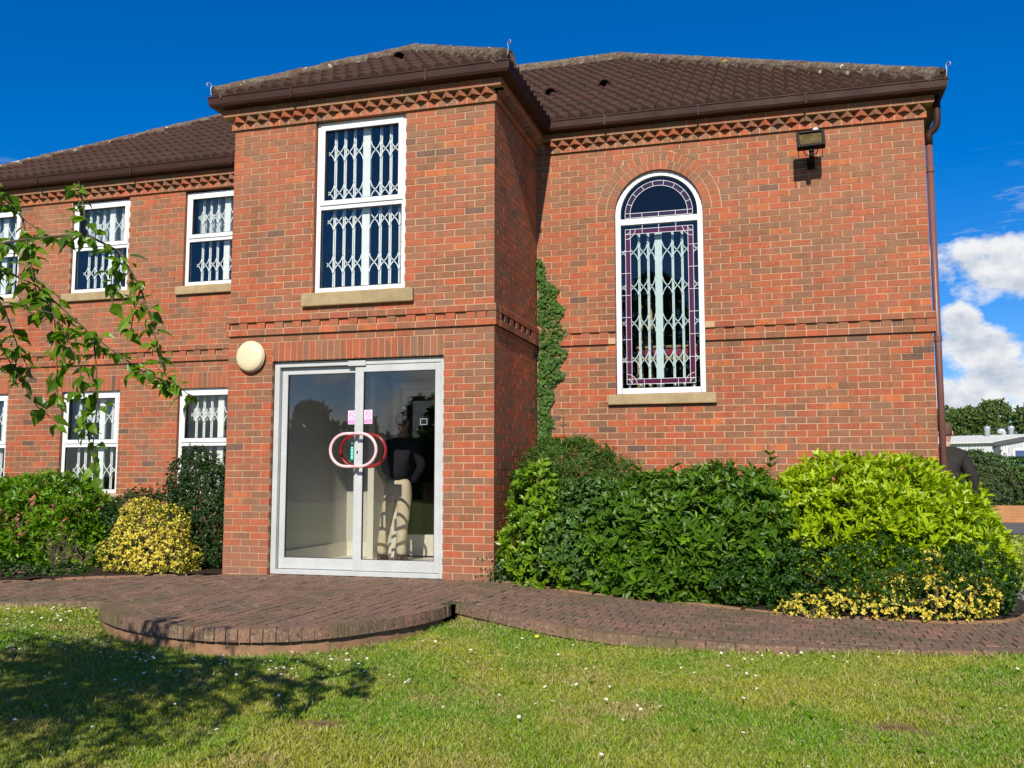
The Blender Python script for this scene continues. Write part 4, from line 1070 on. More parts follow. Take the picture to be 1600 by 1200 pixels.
# soil of the beds
sx = np.arange(-9.4, 4.95, .15); sy = np.arange(-3.3, D, .15); SX, SY = np.meshgrid(sx + .075, sy + .075)
bed = (~inside(SX, SY)) & ((SX < -W) | (SX > 0)) & (SY > np.interp(SX, [-9.4, -7.2, -4.96, -3.4, 0, 1, 2.4, 3.6, 4.6], [-3.3, -3.2, -1.2, 0, 0, -.34, -.52, -.76, -.6])) 
for j, i in zip(*np.nonzero(bed)):
    a, b = sx[i], sy[j]; n = len(vs)
    vs += [(x, y, path_z(x) + .01 + .02 * math.sin(7 * x + 3 * y) * math.sin(5 * y)) for x, y in ((a, b), (a + .15, b), (a + .15, b + .15), (a, b + .15))]; fs.append((n, n + 1, n + 2, n + 3))
soil = meshobj('flower_bed_soil', vs, fs, M['soil']); soil['kind'] = 'structure'
pav = []
for i in range(-74, 103):
    x = i * .102
    for j in range(-24, 6):
        y = j * .202 + (.101 if i % 2 else 0)
        if x < .25: pav.append((x + .05, y + .1))
for j in range(-24, 6):      # east of the round step the rows run along the building
    for i in range(2, 103):
        x = i * .102 + (.051 if j % 2 else 0) + .04
        if x >= .25: pav.append((x + .05, j * .202 + .1))
pav = np.array(pav); ok = inside(pav[:, 0], pav[:, 1]) & (dist_edge(pav[:, 0], pav[:, 1], EDGE) > .17) & (dist_edge(pav[:, 0], pav[:, 1], BACK[:14]) > .09) & (dist_edge(pav[:, 0], pav[:, 1], BACK[14:16]) > .05)
# cut pavers along the curved rim
ok2 = inside(pav[:, 0], pav[:, 1]) & ~ok & (dist_edge(pav[:, 0], pav[:, 1], EDGE) > .12)
dc = np.hypot(pav[:, 0] - camp.x, pav[:, 1] - camp.y)
def pav_verts(x, y, hx, hy):
    z = path_z(x); t1, t2 = random.uniform(-.004, .004), random.uniform(-.003, .003); dz = random.uniform(-.0025, .0025); e = .002
    s = (path_z(x + .05) - path_z(x - .05)) / .1
    zz = lambda a, b: z + dz + a * (s + t1 * 5) + b * t2 * 3
    r = random.uniform(-.012, .012); c, sn = math.cos(r), math.sin(r)
    pt = lambda a, b, q: (x + a * c - b * sn, y + a * sn + b * c, q)
    return [pt(a, b, z - .05) for a, b in ((-hx, -hy), (hx, -hy), (hx, hy), (-hx, hy))] + [pt(a, b, zz(a, b)) for a, b in ((-hx + e, -hy + e), (hx - e, -hy + e), (hx - e, hy - e), (-hx + e, hy - e))]
idx = np.nonzero(ok)[0]; idx = idx[np.argsort(dc[idx])]
pm = []
for q in range(4):
    m_ = bpy.data.meshes.new('paver'); r = random.uniform
    m_.from_pydata([(-.0503, -.0994, -.05), (.0503, -.0994, -.05), (.0503, .0994, -.05), (-.0503, .0994, -.05), (-.0465, -.0965, r(-.001, .001)), (.0465, -.0965, r(-.001, .001)), (.0465, .0965, r(-.001, .001)), (-.0465, .0965, r(-.001, .001))], [], BOXF)
    m_.materials.append(M['paver']); pm.append(m_)
for q, i in enumerate(idx[:300]):
    x, y = pav[i]; o = bpy.data.objects.new('paver', pm[q % 4]); COL.objects.link(o); o.parent = path
    s = (path_z(x + .05) - path_z(x - .05)) / .1
    o.location = (x, y, path_z(x) + random.uniform(-.0025, .0025)); o.rotation_euler = (random.uniform(-.015, .015), -math.atan(s) + random.uniform(-.02, .02), random.uniform(-.015, .015))
V = [pav_verts(*pav[i], .0503, .0994) for i in idx[300:]] + [pav_verts(*pav[i], .046, .06) for i in np.nonzero(ok2)[0]]
V = np.array(V); F = (np.array(BOXF)[None] + 8 * np.arange(len(V))[:, None, None]).reshape(-1, 4)
o = meshobj('paver_field', V.reshape(-1, 3), F, M['paver'], path); o['kind'] = 'stuff'
# rim bricks following the edge
def resample(L, step):
    P = [Vector((a, b, 0)) for a, b in L]; out = []; acc = 0.0; nxt = 0.0
    for a, b in zip(P[:-1], P[1:]):
        l = (b - a).length
        if l < 1e-6: continue
        while nxt <= acc + l: out.append(a + (b - a) * ((nxt - acc) / l)); nxt += step
        acc += l
    return out
def smooth(L, n=3):
    P = [np.array(p, float) for p in L]
    for _ in range(n):
        Q = [P[0]]
        for a, b in zip(P[:-1], P[1:]): Q += [a * .75 + b * .25, a * .25 + b * .75]
        P = Q + [P[-1]]
    return [tuple(p) for p in P]
def rim(L, step, depth, top, bot, inset, mat, name, out_=0.0):
    pts = resample(L, step)
    for a, b in zip(pts[:-1], pts[1:]):
        d = (b - a).normalized(); n_ = Vector((-d.y, d.x, 0)); z = path_z((a.x + b.x) / 2)   # n_ points inwards (left of travel)
        g = .003; a2 = a + d * g + n_ * (inset + random.uniform(-.004, .004)); b2 = b - d * g + n_ * (inset + random.uniform(-.004, .004)); t = top + random.uniform(-.004, .004)
        za, zb = path_z(a.x), path_z(b.x)
        vs = [(a2.x, a2.y, za + bot), (b2.x, b2.y, zb + bot), (b2.x + n_.x * depth, b2.y + n_.y * depth, zb + bot), (a2.x + n_.x * depth, a2.y + n_.y * depth, za + bot)]
        vs += [(x + n_.x * (.006 if k < 2 else 0), y + n_.y * (.006 if k < 2 else 0), (za if k in (0, 3) else zb) + t) for k, (x, y, _) in enumerate(vs)]
        o = MB().add(vs, BOXF).build(name, M[mat]); o.parent = path
rim(E_L, .205, .10, .003, -.075, 0, 'paver', 'edging_brick')
rim(E_P, .088, .16, .004, -.085, 0, 'paver', 'edging_brick')
rim(E_P, .21, .09, -.09, -.26, .025, 'lowbrick', 'footing_brick')
rim(E_R, .205, .12, .003, -.075, 0, 'paver', 'edging_brick')
rim(E_R, .215, .09, -.08, -.22, .012, 'lowbrick', 'footing_brick')
rim(smooth(list(reversed(BACK))[8:], 1)[:1] + smooth([p for p in reversed(BACK[1:14])], 1), .21, .06, .012, -.06, -.045, 'lowbrick', 'bed_edging')
rim(smooth([p for p in reversed(BACK[16:])], 1), .21, .07, .012, -.06, .0, 'lowbrick', 'bed_edging')
mb = MB(); mb.box(4.6, 14, .70, 1.9, -.3, -.125); sl_ = mb.build('concrete_path', M['slab'], None); sl_['kind'] = 'structure'
mb = MB()
mb.add([(5.5, 13, -.135), (60, 13, -.135), (60, 40, -.13), (2, 40, -.13), (2, 16, -.135)], [(0, 1, 2, 3, 4)]); rd = mb.build('road', M['asphalt']); rd['kind'] = 'structure'
# ------------------------------------------------------------------ grass blades
def grass(n, rx, ry, name, wmul=1.0, hmul=1.0):
    x = RNG.uniform(*rx, n); y = RNG.uniform(*ry, n)
    d = np.hypot(x - camp.x, y - camp.y)
    ang = np.degrees(np.arctan2(x - camp.x, y - camp.y)) + 16.17
    keep = (np.abs(ang) < 50) & (RNG.random(n) < np.where(np.abs(ang) < 31.5, 1, .3) * np.clip((6.8 / d) ** 1.5, .12, 1))
    x, y, d = x[keep], y[keep], d[keep]
    de = dist_edge(x, y, EDGE); keep = ~inside(x, y) & (de > .004) & (de > .06 * (.5 + .5 * np.sin(x * 5.1 + np.sin(x * 11))) * (RNG.random(len(x)) ** .5))
    keep &= ~((x > XL) & (x < 5.0) & (y > -1.0) & (y < 12)) 
    keep &= ~((x > 4.6) & (y > .65) & (y < 1.92)); keep &= ~((y > 12.8))
    for (bx, by, br) in ((.533, -4.715, .12), (3.362, -3.956, .13)):
        keep &= ~((np.hypot((x - bx) * .5, y - by) + .03 * np.sin(x * 31) * np.sin(y * 27) < br * (.35 + 1.1 * RNG.random(len(x)))) & (RNG.random(len(x)) < .93))
    x, y, d = x[keep], y[keep], d[keep]; n = len(x)
    z = lawn_h(x, y)
    clump = .5 + .5 * np.sin(x * 13 + np.sin(y * 17)) * np.sin(y * 11 + 2 * np.sin(x * 9))
    h = (RNG.uniform(.010, .026, n) + .014 * clump * RNG.random(n)) * hmul
    h *= 1 + .9 * (RNG.random(n) < .03) + .9 * ((dist_edge(x, y, EDGE) < .07) & (RNG.random(n) < .4)); wd = RNG.uniform(.0016, .0032, n) * wmul * np.clip(d / 5.5, 1, 2.2)
    a = RNG.uniform(0, 2 * np.pi, n); b = RNG.uniform(0, 2 * np.pi, n); ln = RNG.uniform(.2, 1.5, n) * h
    cx_, sx_ = np.cos(a) * wd, np.sin(a) * wd; lx, ly = np.cos(b) * ln, np.sin(b) * ln
    v = np.stack([np.stack([x - cx_, y - sx_, z - .004], -1), np.stack([x + cx_, y + sx_, z - .004], -1),
                  np.stack([x + cx_ * .8 + lx * .35, y + sx_ * .8 + ly * .35, z + h * .6], -1), np.stack([x - cx_ * .8 + lx * .35, y - sx_ * .8 + ly * .35, z + h * .6], -1),
                  np.stack([x + lx, y + ly, z + h], -1)], 1).reshape(-1, 3)
    f = (np.array([[0, 1, 2], [0, 2, 3], [3, 2, 4]])[None] + 5 * np.arange(n)[:, None, None]).reshape(-1, 3)
    o = meshobj(name, v, f, M['blade']); o['kind'] = 'stuff'; o['label'] = 'short mown lawn grass with dry yellow patches'; o['category'] = 'grass'; return o, n
g1, ng = grass(1450000, (-7.5, 7.5), (-6.8, -1.0), 'grass')
g2, ng2 = grass(90000, (4.4, 14), (1.9, 12.8), 'grass', 2.5, 1.6)
print('grass blades', ng, ng2)
# daisies
dv, df, ev, ef = [], [], [], []
def daisy(x, y, r):
    z = float(lawn_h(x, y)) + random.uniform(.038, .055); n = len(dv); tx, ty = random.uniform(-.35, .35), random.uniform(-.4, .6)
    for k in range(16):
        t = 2 * math.pi * k / 16; rr = r * (1 if k % 2 else .72); a, b = rr * math.cos(t), rr * math.sin(t); dv.append((x + a, y + b, z + a * tx + b * ty + .003))
    dv.append((x, y, z)); df.extend([(n + k, n + (k + 1) % 16, n + 16) for k in range(16)])
    n = len(ev)
    for k in range(8):
        t = 2 * math.pi * k / 8; a, b = r * .33 * math.cos(t), r * .33 * math.sin(t); ev.append((x + a, y + b, z + .0035 + a * tx + b * ty))
    ev.append((x, y, z + .007)); ef.extend([(n + k, n + (k + 1) % 8, n + 8) for k in range(8)])
def scatter_daisies(n, cx_, cy_, sx_, sy_):
    for _ in range(int(n * 1.7)):
        x = random.gauss(cx_, sx_); y = random.gauss(cy_, sy_)
        if inside(np.array([x]), np.array([y]))[0] or y > -1.2 or dist_edge(np.array([x]), np.array([y]), EDGE)[0] < .03: continue
        daisy(x, y, random.uniform(.0075, .0115))
scatter_daisies(60, -3.0, -2.9, .55, .25); scatter_daisies(30, -2.2, -3.4, .35, .2); scatter_daisies(9, -2.3, -3.75, .06, .05); scatter_daisies(14, -1.3, -3.75, .1, .08)
scatter_daisies(34, .3, -3.1, .8, .35); scatter_daisies(16, 3.0, -2.55, .9, .1); scatter_daisies(70, 1.0, -3.9, 1.7, .7); scatter_daisies(20, -.3, -3.75, .5, .1)
ds = meshobj('daisies', dv, df, M['petal']); tag(ds, 'small white daisies scattered through the lawn', 'flowers', kind='stuff')
o = meshobj('daisy_centres', ev, ef, M['daisy_eye'], ds); o['kind'] = 'stuff'
# ------------------------------------------------------------------ leaves and shrubs
LEAF_T = {
 'oval': (np.array([(0, 0, 0), (-.2, .3, .05), (0, .3, 0), (.2, .3, .05), (-.17, .7, .03), (0, .7, -.04), (.17, .7, .03), (0, 1, -.14)]), np.array([(0, 2, 1), (0, 3, 2), (1, 2, 5), (1, 5, 4), (2, 3, 6), (2, 6, 5), (4, 5, 7), (5, 6, 7)])),
 'lance': (np.array([(0, 0, 0), (-.15, .32, .05), (0, .32, -.01), (.15, .32, .05), (-.14, .68, .03), (0, .68, -.05), (.14, .68, .03), (0, 1, -.13)]), np.array([(0, 2, 1), (0, 3, 2), (1, 2, 5), (1, 5, 4), (2, 3, 6), (2, 6, 5), (4, 5, 7), (5, 6, 7)])),
 'narrow': (np.array([(0, 0, 0), (-.09, .4, .03), (0, .45, 0), (.09, .4, .03), (0, 1, -.1)]), np.array([(0, 2, 1), (0, 3, 2), (1, 2, 4), (2, 3, 4)])),
 'small': (np.array([(0, 0, 0), (-.27, .5, .06), (0, .5, 0), (.27, .5, .06), (0, 1, -.06)]), np.array([(0, 2, 1), (0, 3, 2), (1, 2, 4), (2, 3, 4)])),
 'birch': (np.array([(0, 0, 0), (-.30, .28, .04), (0, .3, 0), (.30, .28, .04), (-.2, .62, .02), (0, .62, -.05), (.2, .62, .02), (0, 1, -.2)]), np.array([(0, 2, 1), (0, 3, 2), (1, 2, 5), (1, 5, 4), (2, 3, 6), (2, 6, 5), (4, 5, 7), (5, 6, 7)])),
 'ivy': (np.array([(0, .35, .03), (0, 0, 0), (-.38, .08, -.03), (-.28, .32, .0), (-.52, .5, -.05), (-.2, .6, .01), (0, 1, -.06), (.2, .6, .01), (.52, .5, -.05), (.28, .32, 0), (.38, .08, -.03)]), np.array([(0, 2, 1), (0, 3, 2), (0, 4, 3), (0, 5, 4), (0, 6, 5), (0, 7, 6), (0, 8, 7), (0, 9, 8), (0, 10, 9), (0, 1, 10)])),
}
def norm(a): return a / (np.linalg.norm(a, axis=-1, keepdims=True) + 1e-9)
def leaves(name, kind, P, A, N, S, mat, parent, singles=0, label=None):
    """leaf blades at P, growing along A, faces along N, length S"""
    tv_, tf_ = LEAF_T[kind]; A = norm(A); X_ = norm(np.cross(A, N)); N = np.cross(X_, A)
    if singles:
        d = np.linalg.norm(P - np.array(camp), axis=1); order = np.argsort(d + RNG.uniform(0, .35, len(d))); pick = order[:singles]; rest = order[singles:]
        me_ = []
        for q in range(4):
            m_ = bpy.data.meshes.new('leaf'); jit = RNG.uniform(-.02, .02, tv_.shape); jit[0] = 0
            m_.from_pydata([tuple(v) for v in tv_ + jit], [], [tuple(int(i) for i in f) for f in tf_]); m_.materials.append(mat); me_.append(m_)
        inv = parent.matrix_world.inverted() if parent else Matrix.Identity(4)
        pl = Vector(parent.location) if parent else Vector()
        for q, i in enumerate(pick):
            o = bpy.data.objects.new('leaf', me_[q % 4]); COL.objects.link(o); o.parent = parent
            mt = Matrix(((X_[i][0], A[i][0], N[i][0], 0), (X_[i][1], A[i][1], N[i][1], 0), (X_[i][2], A[i][2], N[i][2], 0), (0, 0, 0, 1))) @ Matrix.Scale(float(S[i]), 4)
            mt.translation = Vector(P[i]) - pl; o.matrix_local = mt
        P, A, N, S, X_ = P[rest], A[rest], N[rest], S[rest], X_[rest]
    n = len(P); bend = RNG.uniform(.3, 2.2, n)
    T = np.repeat(tv_[None], n, 0).copy(); T[:, :, 2] *= bend[:, None]; T[:, :, 0] *= RNG.uniform(.85, 1.2, n)[:, None]
    v = P[:, None] + S[:, None, None] * (T[..., 0:1] * X_[:, None] + T[..., 1:2] * A[:, None] + T[..., 2:3] * N[:, None])
    f = (tf_[None] + len(tv_) * np.arange(n)[:, None, None]).reshape(-1, 3)
    o = meshobj(name, v.reshape(-1, 3), f, mat); o['kind'] = 'stuff'
    if parent: Q_(o, parent)
    return o
def shell(ells, n, jit=.12, inner=.25, low=-9):
    """points and outward normals over the joint surface of ellipsoids, lumpy"""
    out_p, out_n = [], []
    areas = np.array([(e[3] * e[4] + e[4] * e[5] + e[3] * e[5]) for e in ells]); cnt = (n * 1.9 * areas / areas.sum()).astype(int)
    for e, c in zip(ells, cnt):
        u = norm(RNG.normal(size=(c, 3))); ce = np.array(e[:3]); ra = np.array(e[3:6])
        stray = RNG.random(c) < .05
        lump = 1 + .09 * np.sin(u[:, 0] * 7 + e[0] * 3) * np.sin(u[:, 2] * 6 + e[1] * 5) + .05 * np.sin(u[:, 1] * 13 + u[:, 2] * 11)
        k = np.where(RNG.random(c) < inner, RNG.uniform(.45, .95, c), 1 - np.abs(RNG.normal(0, jit * .5, c))) * lump * np.where(stray, RNG.uniform(1.02, 1.16, c), 1.0)
        p = ce + u * ra * k[:, None]; nn = norm(u / ra); m = p[:, 2] > low
        for f in ells:
            if f is e: continue
            m &= (((p - np.array(f[:3])) / np.array(f[3:6])) ** 2).sum(1) > .72
        out_p.append(p[m]); out_n.append(nn[m])
    P = np.concatenate(out_p); Nn = np.concatenate(out_n); i = RNG.permutation(len(P))[:n]; return P[i], Nn[i]
def sprays(P, Nn, per, th, L, up=.5):
    """a rosette of leaves at every point"""
    k = len(P); ax = norm(Nn + np.array([0, 0, up]) + RNG.normal(0, .3, (k, 3)))
    t1 = norm(np.cross(ax, RNG.normal(size=(k, 3)))); t2 = np.cross(ax, t1)
    pp, aa, nn, ss = [], [], [], []
    for j in range(per):
        ph = 2 * np.pi * j / per * 1.0 + RNG.uniform(-.5, .5, k) + j * .4; t = RNG.uniform(*th, k)
        rad = t1 * np.cos(ph)[:, None] + t2 * np.sin(ph)[:, None]
        d = ax * np.cos(t)[:, None] + rad * np.sin(t)[:, None]; nrm_ = ax * np.sin(t)[:, None] - rad * np.cos(t)[:, None]
        pp.append(P + ax * RNG.uniform(-.3, .1, k)[:, None] * L + rad * .05 * L); aa.append(d); nn.append(nrm_ + RNG.normal(0, .2, (k, 3))); ss.append(L * RNG.uniform(.5, 1.2, k) * RNG.uniform(.8, 1.15))
    return np.concatenate(pp), np.concatenate(aa), np.concatenate(nn), np.concatenate(ss)
def stems(root, ells, base_z, n, r=.008, mat='twig'):
    mb = MB()
    for _ in range(n):
        e = random.choice(ells); th = random.uniform(0, 6.28); ph = random.uniform(-.1, 1.1)
        tip = Vector((e[0] + e[3] * .85 * math.cos(th) * math.cos(ph), e[1] + e[4] * .85 * math.sin(th) * math.cos(ph), e[2] + e[5] * .85 * math.sin(ph)))
        b = Vector((e[0] + random.uniform(-.25, .25) * e[3], e[1] + random.uniform(-.2, .2) * e[4], base_z)); m_ = (b + tip) / 2 + Vector((random.uniform(-.08, .08), random.uniform(-.08, .08), .05))
        mb.tube([b, m_, tip], [r * 1.6, r, r * .4], 5, False)
    o = mb.build('stem', M[mat]); Q_(o, root); return o
def shrub(name, label, cat, ells, base_z, clusters, per, L, kind, mat, th=(.5, 1.2), up=.5, singles=0, nst=30, jit=.12, inner=.25, group=None, sr=.008, mixin=None):
    e0 = ells[0]; root = empty(name, (e0[0], e0[1], base_z)); tag(root, label, cat, group)
    P, Nn = shell(ells, clusters, jit, inner, base_z + .02); p, a, n, s = sprays(P, Nn, per, th, L, up)
    if mixin:      # leaves of another age or a neighbouring plant grown through
        k = RNG.random(len(p)) < mixin[1] * (.35 + 1.3 * (np.sin(p[:, 0] * 5.3 + 1) * np.sin(p[:, 2] * 7.1) > 0))
        leaves('older_foliage', kind, p[k], a[k], n[k], s[k] * .9, M[mixin[0]], root); p, a, n, s = p[~k], a[~k], n[~k], s[~k]
    leaves('foliage', kind, p, a, n, s, M[mat], root, singles); stems(root, ells, base_z, nst, sr); return root
# right of the entrance
shrub('laurel_bush', 'rounded lime green laurel bush at the far right corner of the brick building', 'bush', [(3.60, .42, .48, .98, .95, .74), (4.22, .25, .30, .54, .60, .50), (3.08, .45, .45, .52, .7, .62)], -.12, 5200, 6, .098, 'lance', 'lime', (.3, 1.0), .6, 300, 60, .10, .42, mixin=('laurel', .06), group='laurel bushes')
shrub('privet_bush', 'small leaved dark green clipped bush under the lime green laurel', 'bush', [(3.55, -.12, .16, 1.12, .66, .46), (2.75, -.12, .12, .75, .5, .40), (4.28, -.08, .14, .46, .55, .42)], -.12, 4600, 7, .036, 'small', 'privet', (.4, 1.4), .3, 0, 90, .1, .2, sr=.004)
shrub('golden_shrub', 'low yellow leaved shrub sprawling onto the brick path at the right', 'bush', [(3.55, -.66, -.06, .72, .22, .19), (4.15, -.52, .0, .36, .26, .26), (3.78, -.62, .02, .36, .22, .22), (3.02, -.74, -.08, .26, .14, .10), (4.02, -.62, .30, .07, .08, .17), (3.70, -.64, .20, .16, .1, .06), (4.40, -.45, .06, .16, .2, .14)], -.13, 1050, 7, .034, 'small', 'euon', (.4, 1.4), .3, 0, 50, .2, .3, sr=.004, mixin=('privet', .22), group='golden shrubs')
shrub('laurel_hedge', 'dark glossy laurel hedge below the arched window', 'hedge', [(1.95, .42, .38, .95, .88, .74), (1.35, .25, .30, .65, .70, .64), (2.55, .35, .30, .55, .80, .74), (1.75, -.05, .12, .9, .45, .45)], -.12, 4300, 6, .104, 'lance', 'laurel', (.5, 1.25), .35, 300, 60, .12, .42, mixin=('green_laurel', .13))
shrub('shrub_with_broad_leaves', 'mid green soft leaved shrub between the pale bush and the dark laurel hedge', 'bush', [(1.0, .25, .62, .42, .42, .42), (.85, -.02, .28, .45, .35, .36)], -.10, 1300, 6, .06, 'birch', 'hedge2', (.6, 1.4), .3, 0, 30)
shrub('yellow_green_bush', 'pale yellow green bush tight against the porch corner', 'bush', [(.42, .08, .32, .36, .34, .42), (.38, .22, .74, .26, .26, .38), (.62, -.1, .12, .36, .24, .26), (.40, .3, 1.08, .10, .12, .16)], -.08, 520, 7, .085, 'oval', 'midlime', (.4, 1.1), .6, 300, 25)
shrub('fine_leaved_shrub', 'tall feathery fine leaved green shrub growing up in the brick corner', 'bush', [(.50, .95, .98, .46, .55, .52), (.90, .9, .90, .50, .5, .42), (.25, .7, .80, .30, .35, .42), (.72, .75, 1.12, .40, .4, .34)], -.08, 3400, 7, .075, 'narrow', 'bamboo', (.4, 1.5), .5, 0, 60, .2, .3, sr=.004)
# a shoot standing above the fine leaved shrub
root = empty('tall_shoot', (.52, 1.0, 1.4)); tag(root, 'single thin leafy shoot standing above the shrubs in the brick corner', 'plant')
mb = MB().tube([(.52, 1.0, 1.3), (.50, .99, 1.6), (.50, .98, 1.79)], [.006, .004, .002], 5, False); Q_(mb.build('stem', M['bamboo']), root)
P = np.array([(.50, .98, z) for z in (1.62, 1.70, 1.78) for _ in range(6)]); ph = RNG.uniform(0, 6.28, 18); A = np.stack([np.cos(ph), np.sin(ph), RNG.uniform(-.1, .35, 18)], -1)
leaves('foliage', 'narrow', P, A, np.tile([0, 0, 1.], (18, 1)), RNG.uniform(.07, .11, 18), M['bamboo'], root)
root = empty('laurel_shoot', (2.72, .55, 1.1)); tag(root, 'leafy laurel shoot poking up between the dark hedge and the lime bush', 'plant')
Q_(MB().tube([(2.72, .5, .9), (2.72, .5, 1.26)], [.006, .003], 5, False).build('stem', M['twig']), root)
P = np.array([(2.72, .5, z) for z in (1.14, 1.2, 1.26) for _ in range(5)]); ph = RNG.uniform(0, 6.28, 15); A = np.stack([np.cos(ph) * .8, np.sin(ph) * .8, RNG.uniform(.5, .9, 15)], -1)
leaves('foliage', 'oval', P, A, np.tile([0, .1, 1.], (15, 1)), RNG.uniform(.08, .11, 15), M['midlime'], root)
# left of the entrance
LB = -.05
shrub('laurel_bush', 'bright green laurel bush at the left edge below the lower windows', 'bush', [(-6.15, .75, .50, .85, .62, .58), (-6.9, .7, .45, .7, .6, .55), (-5.75, .62, .25, .45, .45, .42)], LB, 2000, 6, .10, 'lance', 'green_laurel', (.25, .95), .6, 300, 50, mixin=('laurel', .3), group='laurel bushes')
shrub('dark_shrub', 'low dark small leaved shrub behind the left golden shrub', 'bush', [(-5.05, 1.0, .42, .55, .45, .46), (-4.7, 1.15, .55, .3, .3, .36)], LB, 2200, 7, .036, 'small', 'pieris', (.4, 1.4), .5, 0, 50, .2, .3, sr=.004)
shrub('golden_shrub', 'upright yellow leaved shrub left of the porch pier', 'bush', [(-4.15, .12, .36, .44, .36, .40), (-4.42, .05, .18, .30, .34, .28), (-3.95, .1, .12, .42, .36, .26), (-4.35, .2, .60, .24, .24, .22), (-3.92, .12, .50, .22, .24, .24)], LB, 2100, 7, .034, 'small', 'euon', (.4, 1.4), .4, 0, 60, .3, .25, sr=.004, mixin=('privet', .26), group='golden shrubs')
shrub('dark_upright_shrub', 'tall dark evergreen shrub leaning on the porch pier in front of a window', 'bush', [(-4.22, 1.05, .98, .36, .34, .44), (-3.85, .85, .72, .42, .36, .50), (-3.62, .6, .35, .32, .34, .42), (-4.05, .95, .45, .4, .4, .5)], LB, 4600, 7, .034, 'small', 'pieris', (.4, 1.4), .6, 0, 70, .16, .3, sr=.005)
shrub('straggly_shrub', 'straggly pale leaved young shrub in front of the left laurel', 'bush', [(-5.45, .1, .22, .34, .28, .26), (-5.2, .2, .12, .25, .25, .2)], LB, 120, 6, .04, 'birch', 'midlime', (.6, 1.4), .3, 0, 40, .2, .3, sr=.004)
shrub('ground_cover', 'low dark creeping plant along the left path edge', 'ground cover', [(-5.7, -.55, -.02, .9, .28, .13), (-6.6, -1.2, -.02, .6, .3, .12), (-4.95, -.35, -.02, .35, .2, .10)], LB - .02, 900, 6, .035, 'ivy', 'privet', (.6, 1.4), .8, 0, 10, .2, .2)
# ivy up the inside corner
iv = empty('climbing_ivy', (.1, D - .03, 0)); tag(iv, 'ivy climbing the corner between the porch and the brick wall', 'ivy')
n = 2100; z = RNG.uniform(.9, 3.72, n); wz = np.interp(z, [.9, 1.6, 1.95, 2.4, 2.9, 3.3, 3.45, 3.72], [.30, .20, .17, .36, .345, .27, .14, .045]) * .9 * (1 + .18 * np.sin(z * 23)) 
xx = .012 + wz * RNG.random(n) ** .85; keep = RNG.random(n) < np.interp(z, [3.0, 3.5, 3.72], [1, .5, .35]); xx, z, wz = xx[keep], z[keep], wz[keep]; n = len(z)
P = np.stack([xx, D - .012 - RNG.random(n) * .06 * np.sin(np.clip(xx / wz, .05, 1) * np.pi * .9), z], -1); A = np.stack([RNG.normal(0, .6, n), RNG.normal(-.25, .15, n), -np.ones(n)], -1)
leaves('foliage', 'ivy', P, A, np.stack([RNG.normal(0, .35, n), -np.ones(n), RNG.uniform(.0, .7, n)], -1), RNG.uniform(.028, .055, n), M['ivy'], iv)
mb = MB(); [mb.tube([(.05 + .1 * k, D - .008, .0), (.06 + .05 * k, D - .008, 1.5), (.10 + .06 * math.sin(k), D - .008, 2.6), (.04 + .015 * k, D - .008, 3.4 - .3 * k)], [.008, .006, .005, .003], 5, False) for k in range(3)]; Q_(mb.build('stem', M['twig']), iv)
iv = empty('ivy_clump', (.12, -.02, 0)); tag(iv, 'small dark ivy clump at the foot of the porch corner', 'ivy')
n = 420; P = np.stack([RNG.normal(.14, .10, n), RNG.normal(-.02, .05, n), np.abs(RNG.normal(.0, .13, n)) + .0], -1); leaves('foliage', 'ivy', P, RNG.normal(0, 1, (n, 3)), np.stack([RNG.normal(0, .3, n), -np.ones(n), RNG.uniform(.2, 1.2, n)], -1), RNG.uniform(.02, .035, n), M['privet'], iv)
# weeds at the edging
wd = empty('dandelion', (1.075, -2.42, -.2)); tag(wd, 'yellow flowering weed growing at the foot of the path edging', 'weed')
n = 16; ph = RNG.uniform(0, 6.28, n); leaves('foliage', 'narrow', np.tile([1.075, -2.36, -.19], (n, 1)) + RNG.normal(0, .008, (n, 3)), np.stack([np.cos(ph), np.sin(ph), RNG.uniform(.3, 1, n)], -1), np.tile([0, 0, 1.], (n, 1)), RNG.uniform(.05, .09, n), M['hedge2'], wd)
mb = MB(); mb.lathe([(.016, 0), (.018, .006), (.006, .01)], Matrix.Translation((1.07, -2.37, -.125)) @ Matrix.Rotation(R(30), 4, 'X'), 12); mb.tube([(1.075, -2.36, -.19), (1.07, -2.37, -.122)], .002, 5); Q_(mb.build('flower', M['euon']), wd)
# broad leaved weeds pressed into the lawn, and dead leaves on the paving
n = 40; wx = RNG.uniform(-3.5, 4.2, n); wy = RNG.uniform(-5.6, -2.8, n); k = ~inside(wx, wy) & (dist_edge(wx, wy, EDGE) > .05); wx, wy = wx[k], wy[k]; m_ = 9
ph = RNG.uniform(0, 6.28, (len(wx), m_)); P = np.stack([np.repeat(wx, m_), np.repeat(wy, m_), np.repeat(lawn_h(wx, wy), m_) + .016], -1)
o = leaves('lawn_weeds', 'oval', P, np.stack([np.cos(ph).ravel(), np.sin(ph).ravel(), RNG.uniform(.1, .45, ph.size)], -1), np.tile([0, 0, 1.], (ph.size, 1)), RNG.uniform(.025, .05, ph.size), M['green_laurel'], None)
tag(o, 'flat broad leaved weeds growing in the lawn', 'weeds')
n = 240; wx = RNG.uniform(-3.2, 4.6, n); wy = np.interp(wx, [-3.2, 0, 1, 2.4, 3.6, 4.6], [-.3, -.1, -.4, -.6, -.85, -.7]) - np.abs(RNG.normal(.06, .5, n)); k = inside(wx, wy) | (RNG.random(n) < .3); wx, wy = wx[k], wy[k]; n = len(wx)
zz = np.where(inside(wx, wy), np.array([path_z(v) for v in wx]) + .006, lawn_h(wx, wy) + .035); ph = RNG.uniform(0, 6.28, n)
